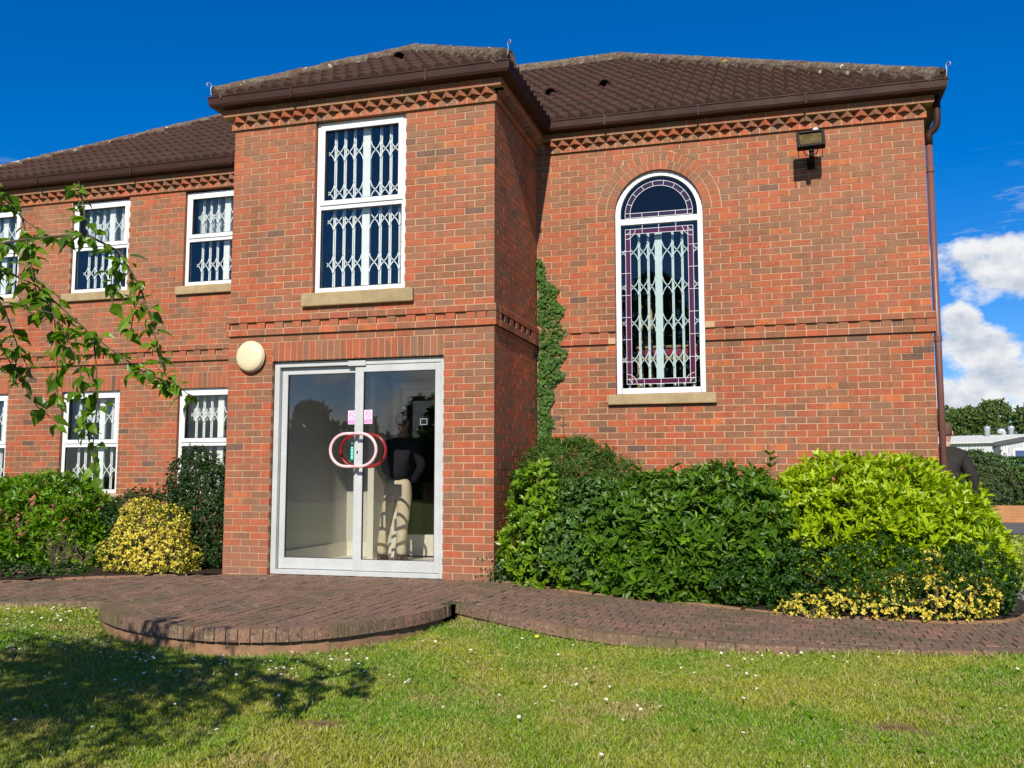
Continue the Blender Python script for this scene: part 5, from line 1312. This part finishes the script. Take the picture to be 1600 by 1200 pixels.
o = leaves('fallen_leaves', 'small', np.stack([wx, wy, zz], -1), np.stack([np.cos(ph), np.sin(ph), RNG.normal(0, .1, n)], -1), np.stack([RNG.normal(0, .3, n), RNG.normal(0, .3, n), np.ones(n)], -1), RNG.uniform(.012, .04, n), M['dead'], None)
tag(o, 'scattered small dry leaves lying on the brick path', 'fallen leaves')
# moss and grass tufts in the joints at the edges
n = 2600; q = RNG.integers(0, len(EDGE) - 1, n); tt = RNG.random(n); EA = np.array(EDGE); pt = EA[q] * (1 - tt[:, None]) + EA[q + 1] * tt[:, None]; off = np.abs(RNG.normal(0, .10, n)) + .0
nr = np.array([(EA[i + 1] - EA[i])[::-1] * (-1, 1) for i in range(len(EA) - 1)]); nr = norm(nr)[q]; pt = pt + nr * off[:, None]; cl = np.sin(pt[:, 0] * 9) * np.sin(pt[:, 0] * 3.7 + 1) > .25; k = cl & inside(pt[:, 0], pt[:, 1]); pt = pt[k]; n = len(pt)
o = leaves('joint_moss', 'narrow', np.stack([pt[:, 0], pt[:, 1], np.array([path_z(v) for v in pt[:, 0]]) - .004], -1), np.stack([RNG.normal(0, .7, n), RNG.normal(0, .7, n), np.ones(n) * .7], -1), RNG.normal(0, 1, (n, 3)), RNG.uniform(.008, .022, n), M['hedge2'], None)
tag(o, 'moss and tiny weeds in the joints of the brick paving', 'moss')
# ------------------------------------------------------------------ the weeping tree whose twigs hang into the picture
tr = empty('weeping_tree', (-1.35, -7.45, float(lawn_h(-1.35, -7.45)))); tag(tr, 'small weeping tree with drooping leafy twigs hanging in front of the left windows', 'tree')
gz = float(lawn_h(-1.35, -7.45))
Q_(MB().tube([(-1.35, -7.45, gz - .1), (-1.32, -7.43, .5), (-1.25, -7.42, 1.3), (-1.15, -7.4, 2.0), (-1.0, -7.35, 2.35)], [.10, .075, .065, .05, .03], 10).build('trunk', M['bark'], None, smooth=True), tr)
TW_ = [   # visible twigs (x, y, z)
 [(-1.0, -7.35, 2.30), (-.5, -7.1, 2.3), (-.05, -6.9, 2.02), (.25, -6.72, 1.78), (.39, -6.59, 1.70), (.53, -6.46, 1.53), (.68, -6.35, 1.40), (.74, -6.29, 1.38)],
 [(-.5, -7.1, 2.3), (0.0, -6.8, 2.25), (.2, -6.68, 2.12), (.30, -6.58, 1.95), (.36, -6.54, 1.90)],
 [(-.05, -6.9, 2.02), (.2, -6.75, 1.80), (.36, -6.62, 1.86), (.50, -6.50, 1.90), (.58, -6.42, 1.85), (.64, -6.37, 1.72), (.67, -6.34, 1.60), (.70, -6.33, 1.47), (.72, -6.31, 1.40), (.80, -6.27, 1.33)],
 [(.50, -6.50, 1.90), (.49, -6.50, 2.0), (.47, -6.51, 2.09)],
 [(-.3, -7.0, 2.16), (.1, -6.85, 1.75), (.27, -6.74, 1.60), (.36, -6.68, 1.63), (.46, -6.58, 1.60), (.52, -6.53, 1.45), (.53, -6.50, 1.30), (.55, -6.49, 1.15)],
 [(.52, -6.46, 1.54), (.54, -6.46, 1.42), (.54, -6.45, 1.28), (.53, -6.45, 1.14), (.54, -6.445, 1.04)],
 [(.39, -6.59, 1.70), (.44, -6.56, 1.60), (.45, -6.55, 1.45), (.46, -6.55, 1.30)],
 [(.2, -6.78, 1.74), (.30, -6.70, 1.55), (.38, -6.66, 1.40), (.44, -6.62, 1.28), (.50, -6.58, 1.22)],
 [(.25, -6.72, 1.78), (.33, -6.66, 1.60), (.36, -6.63, 1.48), (.40, -6.6, 1.38)],
 [(.64, -6.37, 1.72), (.62, -6.38, 1.62), (.61, -6.38, 1.54)], [(.58, -6.42, 1.85), (.56, -6.43, 1.75), (.57, -6.43, 1.66)], [(.36, -6.62, 1.86), (.38, -6.61, 1.76), (.40, -6.6, 1.66)],
 [(.30, -6.58, 1.95), (.33, -6.57, 1.84), (.34, -6.56, 1.74)],
]
mb = MB(); tp = []
def twig(pts, r0, r1, leafy=True, dens=90):
    k = len(pts); mb.tube(pts, [r0 + (r1 - r0) * i / (k - 1) for i in range(k)], 6, False)
    if leafy:
        for a, b in zip(pts[:-1], pts[1:]):
            a, b = Vector(a), Vector(b); L = (b - a).length
            for _ in range(int(L * dens) + 1): tp.append(tuple(a + (b - a) * random.random()))
for i, t in enumerate(TW_): twig(t, .006 if i < 3 else .0032, .0015, True, (118, 100, 105, 90, 95, 60, 90, 80, 90, 90, 90, 90, 90)[i])
vis = np.array(tp); tp = []
b2 = MB(); 
for i in range(190):   # the rest of the crown, beyond the left edge of the picture
    th = random.uniform(0, 6.283); rr = random.uniform(.5, 1.5); s_ = Vector((-1.0, -7.35, random.uniform(2.0, 2.4)))
    e = s_ + Vector((math.cos(th) * rr, math.sin(th) * rr * .9, random.uniform(-.2, .25))); f_ = e + Vector((math.cos(th) * .12, math.sin(th) * .12, -random.uniform(.3, .8)))
    ang = math.degrees(math.atan2(e.x - camp.x, e.y - camp.y)); 
    if ang > -52 and e.y > -9: continue
    ang = math.degrees(math.atan2(f_.x - camp.x, f_.y - camp.y))
    if ang > -49: continue
    twig([s_, (s_ + e) / 2 + Vector((0, 0, .12)), e, (e + f_) / 2 + Vector((math.cos(th) * .06, math.sin(th) * .06, -.02)), f_], .010, .002, True, 28)
twig([(-1.05, -7.36, 2.3), (-.9, -7.9, 2.4), (-.6, -8.3, 2.35)], .02, .01, False)
for i in range(70):
    th = random.uniform(0, 6.283); rr = random.uniform(.3, 1.0); s_ = Vector((-.7, -8.2, random.uniform(2.1, 2.4)))
    e = s_ + Vector((math.cos(th) * rr, math.sin(th) * rr * .7, random.uniform(-.2, .2))); f_ = e + Vector((math.cos(th) * .1, math.sin(th) * .1, -random.uniform(.3, .7)))
    if math.degrees(math.atan2(e.x - camp.x, e.y - camp.y)) > -55 or math.degrees(math.atan2(f_.x - camp.x, f_.y - camp.y)) > -55: continue
    twig([s_, (s_ + e) / 2 + Vector((0, 0, .1)), e, f_], .009, .002, True, 28)
hid = np.array(tp)
Q_(mb.build('branches', M['bark']), tr)
def droopy(P, nm, sg):
    n = len(P); A = np.stack([RNG.normal(0, .6, n), RNG.normal(0, .6, n), RNG.uniform(-1.1, .15, n)], -1); A = norm(A)
    P = P + A * .012 + RNG.normal(0, .006, P.shape)
    leaves(nm, 'birch', P, A, np.stack([RNG.normal(0, .5, n), RNG.normal(-.4, .5, n), np.ones(n)], -1), RNG.uniform(.034, .072, n), M['birch'], tr, sg)
droopy(vis, 'foliage', 300); droopy(hid, 'crown', 0)
print('tree leaves', len(vis), len(hid))
# ------------------------------------------------------------------ people
def body(name, joints, edges, mat, parent=None, sub=2):
    """continuous figure: joints {key: (x,y,z,r)}; skin modifier grows the surface"""
    keys = list(joints); me = bpy.data.meshes.new(name)
    me.from_pydata([joints[k][:3] for k in keys], [(keys.index(a), keys.index(b)) for a, b in edges], [])
    o = bpy.data.objects.new(name, me); COL.objects.link(o)
    sk = o.modifiers.new('skin', 'SKIN'); sk.use_smooth_shade = True
    if not me.skin_vertices: me.skin_vertices.new()
    for i, k in enumerate(keys):
        j = joints[k]; ry = j[4] if len(j) > 4 else j[3]
        me.skin_vertices[0].data[i].radius = (j[3], ry); me.skin_vertices[0].data[i].use_root = (i == 0)
    s = o.modifiers.new('sub', 'SUBSURF'); s.levels = sub; s.render_levels = sub
    me.materials.append(mat)
    if parent: Q_(o, parent)
    return o
def bent(o, parent): return Q_(o, parent)
def loft(rings, seg=16):
    """rings: (centre, half width x, half depth y) stacked -> closed skin"""
    mb = MB(); vs = []
    for (c, a, b) in rings:
        for k in range(seg):
            t = 2 * math.pi * k / seg; vs.append((c[0] + a * math.cos(t), c[1] + b * math.sin(t), c[2]))
    fs = [(i * seg + k, i * seg + (k + 1) % seg, (i + 1) * seg + (k + 1) % seg, (i + 1) * seg + k) for i in range(len(rings) - 1) for k in range(seg)]
    fs += [tuple(reversed(range(seg))), tuple((len(rings) - 1) * seg + k for k in range(seg))]
    return mb.add(vs, fs)
def sub(o, n=1): m_ = o.modifiers.new('sub', 'SUBSURF'); m_.levels = n; m_.render_levels = n; return o
def head(cx, cy, cz, parent, face=1, hairm='hair'):
    """face = +1 looks along +y, -1 along -y"""
    rings = [((cx, cy - face * .012, cz - .115), .050, .055), ((cx, cy + face * .005, cz - .095), .056, .072), ((cx, cy + face * .006, cz - .06), .066, .088), ((cx, cy, cz - .01), .074, .097), ((cx, cy - face * .003, cz + .04), .077, .100), ((cx, cy - face * .006, cz + .085), .068, .088), ((cx, cy - face * .008, cz + .112), .042, .055), ((cx, cy - face * .008, cz + .122), .012, .016)]
    h = sub(loft(rings).build('head', M['skin'], None, True)); Q_(h, parent)
    mb = MB()
    for s in (-1, 1): mb.lathe([(.004, -.006), (.026, -.004), (.030, .004), (.020, .010), (.004, .006)], Matrix.Translation((cx + s * .078, cy - face * .006, cz - .01)) @ Matrix.Rotation(R(90) * s, 4, 'Y') @ Matrix.Scale(1.25, 4, (1, 0, 0)), 12)
    mb.lathe([(.018, 0), (.014, .018), (.004, .026)], Matrix.Translation((cx, cy + face * .088, cz - .022)) @ Matrix.Rotation(-face * R(90), 4, 'X'), 8)
    Q_(mb.build('ears_and_nose', M['skin'], None, True), parent)
    r2 = [((cx, cy - face * .030, cz - .055), .050, .052), ((cx, cy - face * .024, cz - .03), .066, .080), ((cx, cy - face * .018, cz + .01), .079, .092), ((cx, cy - face * .012, cz + .05), .083, .098), ((cx, cy - face * .010, cz + .092), .074, .094), ((cx, cy - face * .010, cz + .120), .048, .062), ((cx, cy - face * .010, cz + .130), .012, .016)]
    hr = sub(loft(r2).build('hair', M[hairm], None, True)); Q_(hr, parent)
    mb = MB()
    for s in (-1, 1): mb.lathe([(.006, 0), (.009, .003), (.003, .006)], Matrix.Translation((cx + s * .03, cy + face * .085, cz + .005)) @ Matrix.Rotation(-face * R(90), 4, 'X'), 8)
    mb.box(cx - .022, cx + .022, cy + face * .084 - .002, cy + face * .084 + .004, cz - .062, cz - .056)
    Q_(mb.build('eyes_and_mouth', M['hair']), parent)
def hand(wx, wy, wz, parent, side):
    """palm with four curled fingers and a thumb, hanging down"""
    j = {'w': (wx, wy, wz, .022, .026), 'p': (wx, wy + .005, wz - .05, .018, .036), 'k': (wx, wy + .008, wz - .08, .014, .036)}; e = [('w', 'p'), ('p', 'k')]
    body('hand', j, e, M['skin'], parent, 2)
    mb = MB()
    for i, L in enumerate((.068, .076, .072, .056)):
        y = wy + .03 - i * .020; mb.tube([(wx, y, wz - .075), (wx - side * .002, y, wz - .08 - L * .45), (wx - side * .012, y, wz - .08 - L * .78), (wx - side * .024, y, wz - .08 - L)], [.0095, .009, .008, .006], 8)
    mb.tube([(wx, wy + .03, wz - .035), (wx - side * .006, wy + .055, wz - .06), (wx - side * .012, wy + .06, wz - .09)], [.012, .010, .007], 8)
    Q_(mb.build('fingers', M['skin'], None, True), parent)
def cloth_wrinkle(o, s=.012, sc=.09):
    t = bpy.data.textures.new('folds', 'CLOUDS'); t.noise_scale = sc; d = o.modifiers.new('folds', 'DISPLACE'); d.texture = t; d.strength = s; d.mid_level = .5; d.texture_coords = 'GLOBAL'
# the one inside the doors
fx, fy = -1.62, 1.30
p1 = empty('person', (fx, fy, .05)); tag(p1, 'person in dark jumper and beige trousers standing behind the right glass door', 'person')
lx, rx_ = -1.80, -1.55   # feet
legs = body('trousers', {'pel': (-1.60, fy, .96, .15, .11), 'wst': (-1.60, fy, 1.06, .155, .115), 'lh': (-1.68, fy, .86, .105, .11), 'lk': (-1.75, fy - .03, .52, .072, .078), 'lm': (-1.79, fy - .02, .30, .062, .066), 'la': (-1.81, fy, .12, .062, .066),
    'rh': (-1.53, fy, .86, .105, .11), 'rk': (-1.53, fy - .04, .52, .072, .078), 'rm': (-1.55, fy - .02, .30, .062, .066), 'ra': (-1.56, fy, .12, .062, .066)},
    [('pel', 'wst'), ('pel', 'lh'), ('lh', 'lk'), ('lk', 'lm'), ('lm', 'la'), ('pel', 'rh'), ('rh', 'rk'), ('rk', 'rm'), ('rm', 'ra')], M['chino'], p1); cloth_wrinkle(legs, .022, .07)
tor = body('jumper', {'b': (-1.60, fy, .98, .168, .13), 'm': (-1.59, fy, 1.18, .160, .128), 'c': (-1.58, fy + .01, 1.37, .172, .132), 'n': (-1.57, fy + .01, 1.52, .07, .07),
    'ls': (-1.74, fy, 1.44, .075, .075), 'le': (-1.82, fy + .06, 1.17, .056), 'lw': (-1.68, fy + .15, .98, .042), 'rs': (-1.40, fy, 1.44, .075, .075), 're': (-1.33, fy + .06, 1.17, .056), 'rw': (-1.50, fy + .15, .98, .042)},
    [('b', 'm'), ('m', 'c'), ('c', 'n'), ('c', 'ls'), ('ls', 'le'), ('le', 'lw'), ('c', 'rs'), ('rs', 're'), ('re', 'rw')], M['navy'], p1); cloth_wrinkle(tor, .02, .09)
Q_(loft([((-1.57, fy + .01, 1.50), .052, .055), ((-1.57, fy + .005, 1.60), .050, .055)], 12).build('neck', M['skin'], None, True), p1)
head(-1.57, fy - .0, 1.70, p1, 1)
hand(-1.66, fy + .16, .97, p1, -1); hand(-1.52, fy + .16, .97, p1, 1)
for x in (-1.82, -1.565):
    o = sub(loft([((x, fy + .06, .052), .045, .14), ((x, fy + .06, .075), .050, .145), ((x, fy + .04, .10), .046, .115), ((x, fy + .0, .13), .042, .06)], 14).build('shoe', M['shoe'], None, True)); Q_(o, p1)
# the one walking away past the corner
qx, qy = 4.70, 2.95
p2 = empty('person', (qx, qy, -.12)); tag(p2, 'short haired person in a black coat seen from behind at the right corner', 'person')
ct = body('coat', {'b': (qx + .02, qy, .80, .22, .15), 'm': (qx + .01, qy, .98, .205, .145), 'w': (qx + .0, qy, 1.14, .20, .14), 'c': (qx, qy, 1.26, .205, .14), 'n': (qx, qy + .01, 1.42, .07, .075),
    'ls': (qx - .17, qy, 1.30, .078, .08), 'le': (qx - .27, qy - .02, 1.03, .062), 'lw': (qx - .28, qy + .06, .80, .05), 'rs': (qx + .17, qy, 1.285, .095, .09), 're': (qx + .275, qy - .02, 1.03, .082), 'rw': (qx + .315, qy + .02, .80, .062)},
    [('b', 'm'), ('m', 'w'), ('w', 'c'), ('c', 'n'), ('c', 'ls'), ('ls', 'le'), ('le', 'lw'), ('c', 'rs'), ('rs', 're'), ('re', 'rw')], M['blackcoat'], p2); cloth_wrinkle(ct, .02, .1)
tz = body('trousers', {'p': (qx, qy, .80, .14, .11), 'lh': (qx - .09, qy, .72, .10, .105), 'lk': (qx - .10, qy + .05, .38, .07), 'la': (qx - .10, qy - .0, .0, .058), 'rh': (qx + .09, qy, .72, .10, .105), 'rk': (qx + .10, qy - .02, .38, .07), 'ra': (qx + .10, qy - .14, .02, .058)},
    [('p', 'lh'), ('lh', 'lk'), ('lk', 'la'), ('p', 'rh'), ('rh', 'rk'), ('rk', 'ra')], M['blackcoat'], p2)
Q_(loft([((qx, qy + .0, 1.36), .050, .055), ((qx, qy + .012, 1.47), .048, .055)], 12).build('neck', M['skin'], None, True), p2)
head(qx, qy + .02, 1.575, p2, 1)
hand(qx - .28, qy + .07, .78, p2, -1); hand(qx + .315, qy + .03, .78, p2, 1)
for x, y in ((qx - .10, qy + .04), (qx + .10, qy - .10)): Q_(sub(loft([((x, y, -.12), .045, .14), ((x, y, -.09), .05, .145), ((x, y - .03, -.055), .045, .10), ((x, y - .06, -.02), .042, .06)], 14).build('shoe', M['shoe'], None, True)), p2)
# ------------------------------------------------------------------ far right background
def hedgeobj(name, label, ells, n, L, mat, base=-.14):
    root = empty(name, (ells[0][0], ells[0][1], base)); tag(root, label, 'hedge')
    P, Nn = shell(ells, n, .08, .15, base); p, a, nn, s = sprays(P, Nn, 5, (.4, 1.4), L, .2); leaves('foliage', 'small', p, a, nn, s, M[mat], root); stems(root, ells, base, 12, .02); 
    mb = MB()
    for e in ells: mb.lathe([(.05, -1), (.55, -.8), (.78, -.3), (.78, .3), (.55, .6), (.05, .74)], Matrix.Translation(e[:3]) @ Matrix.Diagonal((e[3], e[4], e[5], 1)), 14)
    Q_(mb.build('shade_core', M['soil']), root); return root  # solid dark core: twig mass with the hedge's inner shade in its colour
hedgeobj('rounded_hedge', 'rounded grey green clipped hedge beyond the road at the right edge', [(8.6, 24.4, .72, 1.3, 1.0, 1.12), (7.3, 24.8, .72, 1.3, 1.0, 1.12)], 12000, .085, 'hedge')
hedgeobj('long_hedge', 'darker leafy hedge behind the rounded one in front of the white shed', [(10.6, 30, .75, 2.4, 1.0, 1.15), (14, 30.5, .7, 2.6, 1.0, 1.1), (7.5, 30, .7, 2.0, 1.0, 1.1)], 14000, .10, 'hedge2')
lw_ = empty('low_wall', (8.8, 18.6, -.13)); tag(lw_, 'low orange brick wall beside the grey road at the right edge', 'wall')
mb = MB()
mb.box(7.2, 22, 18.5, 18.75, -.14, .30); Q_(mb.build('wall_body', M['mortar']), lw_)
vs = []
for k in range(6):
    for j in range(64):
        x = 7.2 + j * .225 + (.112 if k % 2 else 0); z = -.13 + k * .075; vs.append([(x, 18.492, z), (x + .215, 18.492, z), (x + .215, 18.6, z), (x, 18.6, z), (x, 18.492, z + .065), (x + .215, 18.492, z + .065), (x + .215, 18.6, z + .065), (x, 18.6, z + .065)])
V = np.array(vs); F = (np.array(BOXF)[None] + 8 * np.arange(len(V))[:, None, None]).reshape(-1, 4)
o = meshobj('brickwork', V.reshape(-1, 3), F, M['orange_wall']); o['kind'] = 'stuff'; Q_(o, lw_)
# white industrial shed
sh = empty('industrial_shed', (18, 62, -.2)); tag(sh, 'white industrial shed with a pale low pitched roof behind the hedges', 'building')
ex, ey, wid, ln_ = 16.35, 59.5, 5.2, 12.0    # near left corner of the gable, gable runs to the right, the side runs back to the left
ud = Vector((.98, -.2, 0)).normalized(); vd = Vector((-.55, .835, 0)).normalized(); ud = Vector((.92, .39, 0)).normalized(); vd = Vector((-.92, .39, 0)).normalized()
eh, rh = 3.42, 3.80
def SP(a, b, z): q = Vector((ex, ey, 0)) + ud * a + vd * b; return (q.x, q.y, z)
mb = MB(); mb.add([SP(0, 0, -.3), SP(wid, 0, -.3), SP(wid, 0, eh), SP(wid / 2, 0, rh), SP(0, 0, eh)], [(0, 1, 2, 3, 4)])
for i in range(56):
    a = .1 + i * wid / 56; t = eh + (rh - eh) * (1 - abs(a - wid / 2) / (wid / 2)) - .05
    mb.add([SP(a, -.03, -.3), SP(a + .14, -.03, -.3), SP(a + .14, -.03, t), SP(a, -.03, t)], [(0, 1, 2, 3)])
Q_(mb.build('gable_wall', M['clad']), sh)
mb = MB(); mb.add([SP(0, 0, -.3), SP(0, ln_, -.3), SP(0, ln_, eh), SP(0, 0, eh)], [(0, 1, 2, 3)])
for i in range(60):
    b = .1 + i * ln_ / 60; mb.add([SP(-.03, b, -.3), SP(-.03, b + .16, -.3), SP(-.03, b + .16, eh - .05), SP(-.03, b, eh - .05)], [(0, 1, 2, 3)])
Q_(mb.build('side_wall', M['cladgrey']), sh)
mb = MB(); 
for a0, a1 in ((-.4, wid / 2), (wid + .4, wid / 2)):
    z0_ = eh - .08 if True else 0
    mb.add([SP(a0, -.15, z0_), SP(a1, -.15, rh + .06), SP(a1, ln_, rh + .06), SP(a0, ln_, z0_), SP(a0, -.15, z0_ + .1), SP(a1, -.15, rh + .16), SP(a1, ln_, rh + .16), SP(a0, ln_, z0_ + .1)], BOXF)
Q_(mb.build('roof', M['roofmetal']), sh)
mb = MB(); 
for a0, a1, zz0, zz1 in ((-.4, wid / 2, eh - .3, rh - .16), (wid / 2, wid + .4, rh - .16, eh - .3)):
    mb.add([SP(a0, -.22, zz0), SP(a1, -.22, zz1), SP(a1, -.16, zz1), SP(a0, -.16, zz0), SP(a0, -.22, zz0 + .28), SP(a1, -.22, zz1 + .28), SP(a1, -.16, zz1 + .28), SP(a0, -.16, zz0 + .28)], BOXF)
mb.add([SP(-.12, -.12, -.3), SP(.14, -.12, -.3), SP(.14, .1, -.3), SP(-.12, .1, -.3), SP(-.12, -.12, eh), SP(.14, -.12, eh), SP(.14, .1, eh), SP(-.12, .1, eh)], BOXF)
Q_(mb.build('trim', M['darktrim']), sh)
mb = MB(); mb.add([SP(1.2, -.06, -.2), SP(4.6, -.06, -.2), SP(4.6, -.06, 2.85), SP(1.2, -.06, 2.85)], [(0, 1, 2, 3)]); Q_(mb.build('shutter_door', M['bluedoor']), sh)
mb = MB(); 
for a in ((1.05, 1.2, -.2, 3.0), (4.6, 4.75, -.2, 3.0), (1.2, 4.6, 2.85, 3.0)): mb.add([SP(a[0], -.08, a[2]), SP(a[1], -.08, a[2]), SP(a[1], -.08, a[3]), SP(a[0], -.08, a[3])], [(0, 1, 2, 3)])
Q_(mb.build('door_trim', M['clad']), sh)
mb = MB(); mb.box(0, .01, 0, .01, -.3, -.29); 
for k, (u_, kind) in enumerate(((16.15, 0), (17.05, 1), (17.62, 0))):
    if kind == 0:
        v_ = MB().lathe([(.17, 0), (.17, .55), (.20, .58), (.20, .66), (.23, .70), (.20, .80), (.06, .86)], Matrix.Translation((u_, 61.2, 3.70)), 16).build('roof_cowl', M['galv'], None, True)
    else: v_ = MB().tube([(u_ + .1, 61.2, 3.6), (u_ + .1, 61.2, 4.10), (u_ + .03, 61.2, 4.24), (u_ - .12, 61.2, 4.22), (u_ - .2, 61.2, 4.05)], .17, 14).build('roof_cowl', M['galv'], None, True)
    Q_(v_, sh)
# trees
def tree(label, x, y, h, r, mat='fartree', n=1500, L=.42, low=.15, group=None):
    base = -.2; root = empty('tree', (x, y, base)); tag(root, label, 'tree', group); rs = np.random.default_rng(int(abs(x * 31 + y * 7)) + 3)
    mb = MB(); mb.tube([(x, y, base), (x + .1, y, base + h * .25), (x, y, base + h * .55), (x + .05, y, base + h * .8)], [.03 * h, .024 * h, .015 * h, .004 * h], 8)
    ells = []
    for i in range(9):
        t = rs.random(); z = base + h * (low + .12 + (.72 - low) * t); th = rs.uniform(0, 6.28); rr = r * .52 * rs.random() * (1.15 - .75 * t)
        e = (x + rr * math.cos(th) * 1.2, y + rr * math.sin(th), z, r * rs.uniform(.38, .6) * (1.1 - .4 * t), r * rs.uniform(.38, .6) * (1.1 - .4 * t), h * rs.uniform(.13, .2)); ells.append(e)
        mb.tube([(x, y, base + h * .3), ((x + e[0]) / 2, (y + e[1]) / 2, (z + base + h * .35) / 2), e[:3]], [.012 * h, .008 * h, .003 * h], 5, False)
    ells.append((x, y, base + h * .86, r * .36, r * .36, h * .14))
    Q_(mb.build('trunk', M['bark']), root)
    P, Nn = shell(ells, n, .3, .3, base); p, a, nn, s = sprays(P, Nn, 4, (.4, 1.4), L, .2); leaves('crown', 'small', p, a, nn, s, M[mat], root); return root
lab = ['leafy tree at the left of the row of trees behind the shed', 'second tree from the left in the row behind the shed', 'tallest rounded tree behind the shed cowls', 'tree directly right of the tallest one behind the shed', 'tree at the right edge behind the shed gable', 'tree partly hidden by the corner of the brick building', 'tree filling the gap just right of the tallest tree behind the shed']
for l, x, y, h, r in zip(lab, (18.6, 21.0, 24.0, 27.5, 31.0, 15.0, 25.5), (93, 96, 98, 97, 100, 92, 92), (8.2, 8.4, 9.3, 8.2, 8.2, 7.6, 8.2), (4.0, 3.6, 4.0, 3.6, 3.6, 3.4, 3.6)): tree(l, x, y, h, r, 'fartree', 3600, .40, .05, 'trees behind the shed')
# what the glass doors mirror: the far side of the lawn
labs = ['broad tree across the lawn mirrored in the left door pane', 'slim poplar across the lawn mirrored beside the door stile', 'tall tree across the lawn mirrored in the right door pane', 'tallest broad tree across the lawn mirrored in the arched window', 'big tree across the lawn behind the photographer on the right']
for l, x, y, h, r, m_ in zip(labs, (-27.5, -23.2, -19.3, -5.5, 7), (-47, -47, -47, -52, -52), (6.4, 5.2, 6.4, 15.5, 14), (3.0, .9, 3.0, 6.5, 6), ('hedge2',) * 5): tree(l, x, y, h, r, m_, 1600 if h < 10 else 4200, .45, .05, 'trees across the lawn')
hb = empty('boundary_hedge', (-8, -44, -.3)); tag(hb, 'long dark boundary hedge across the lawn mirrored in the glass doors', 'hedge')
n = 9000; P = np.stack([RNG.uniform(-34, 14, n), -44 + RNG.uniform(-.9, .9, n), -.4 + 4.5 * RNG.random(n) ** .7], -1); P[:, 2] *= (1 + .1 * np.sin(P[:, 0] * .7)); leaves('foliage', 'small', P, RNG.normal(0, 1, (n, 3)), RNG.normal(0, 1, (n, 3)) + np.array([0, 1, .5]), RNG.uniform(.4, .7, n), M['hedge2'], hb)
mb = MB(); mb.box(-34, 14, -44.5, -43.6, -.5, 3.3); Q_(mb.build('shade_core', M['soil']), hb)  # solid dark box standing in for the shade deep inside the hedge
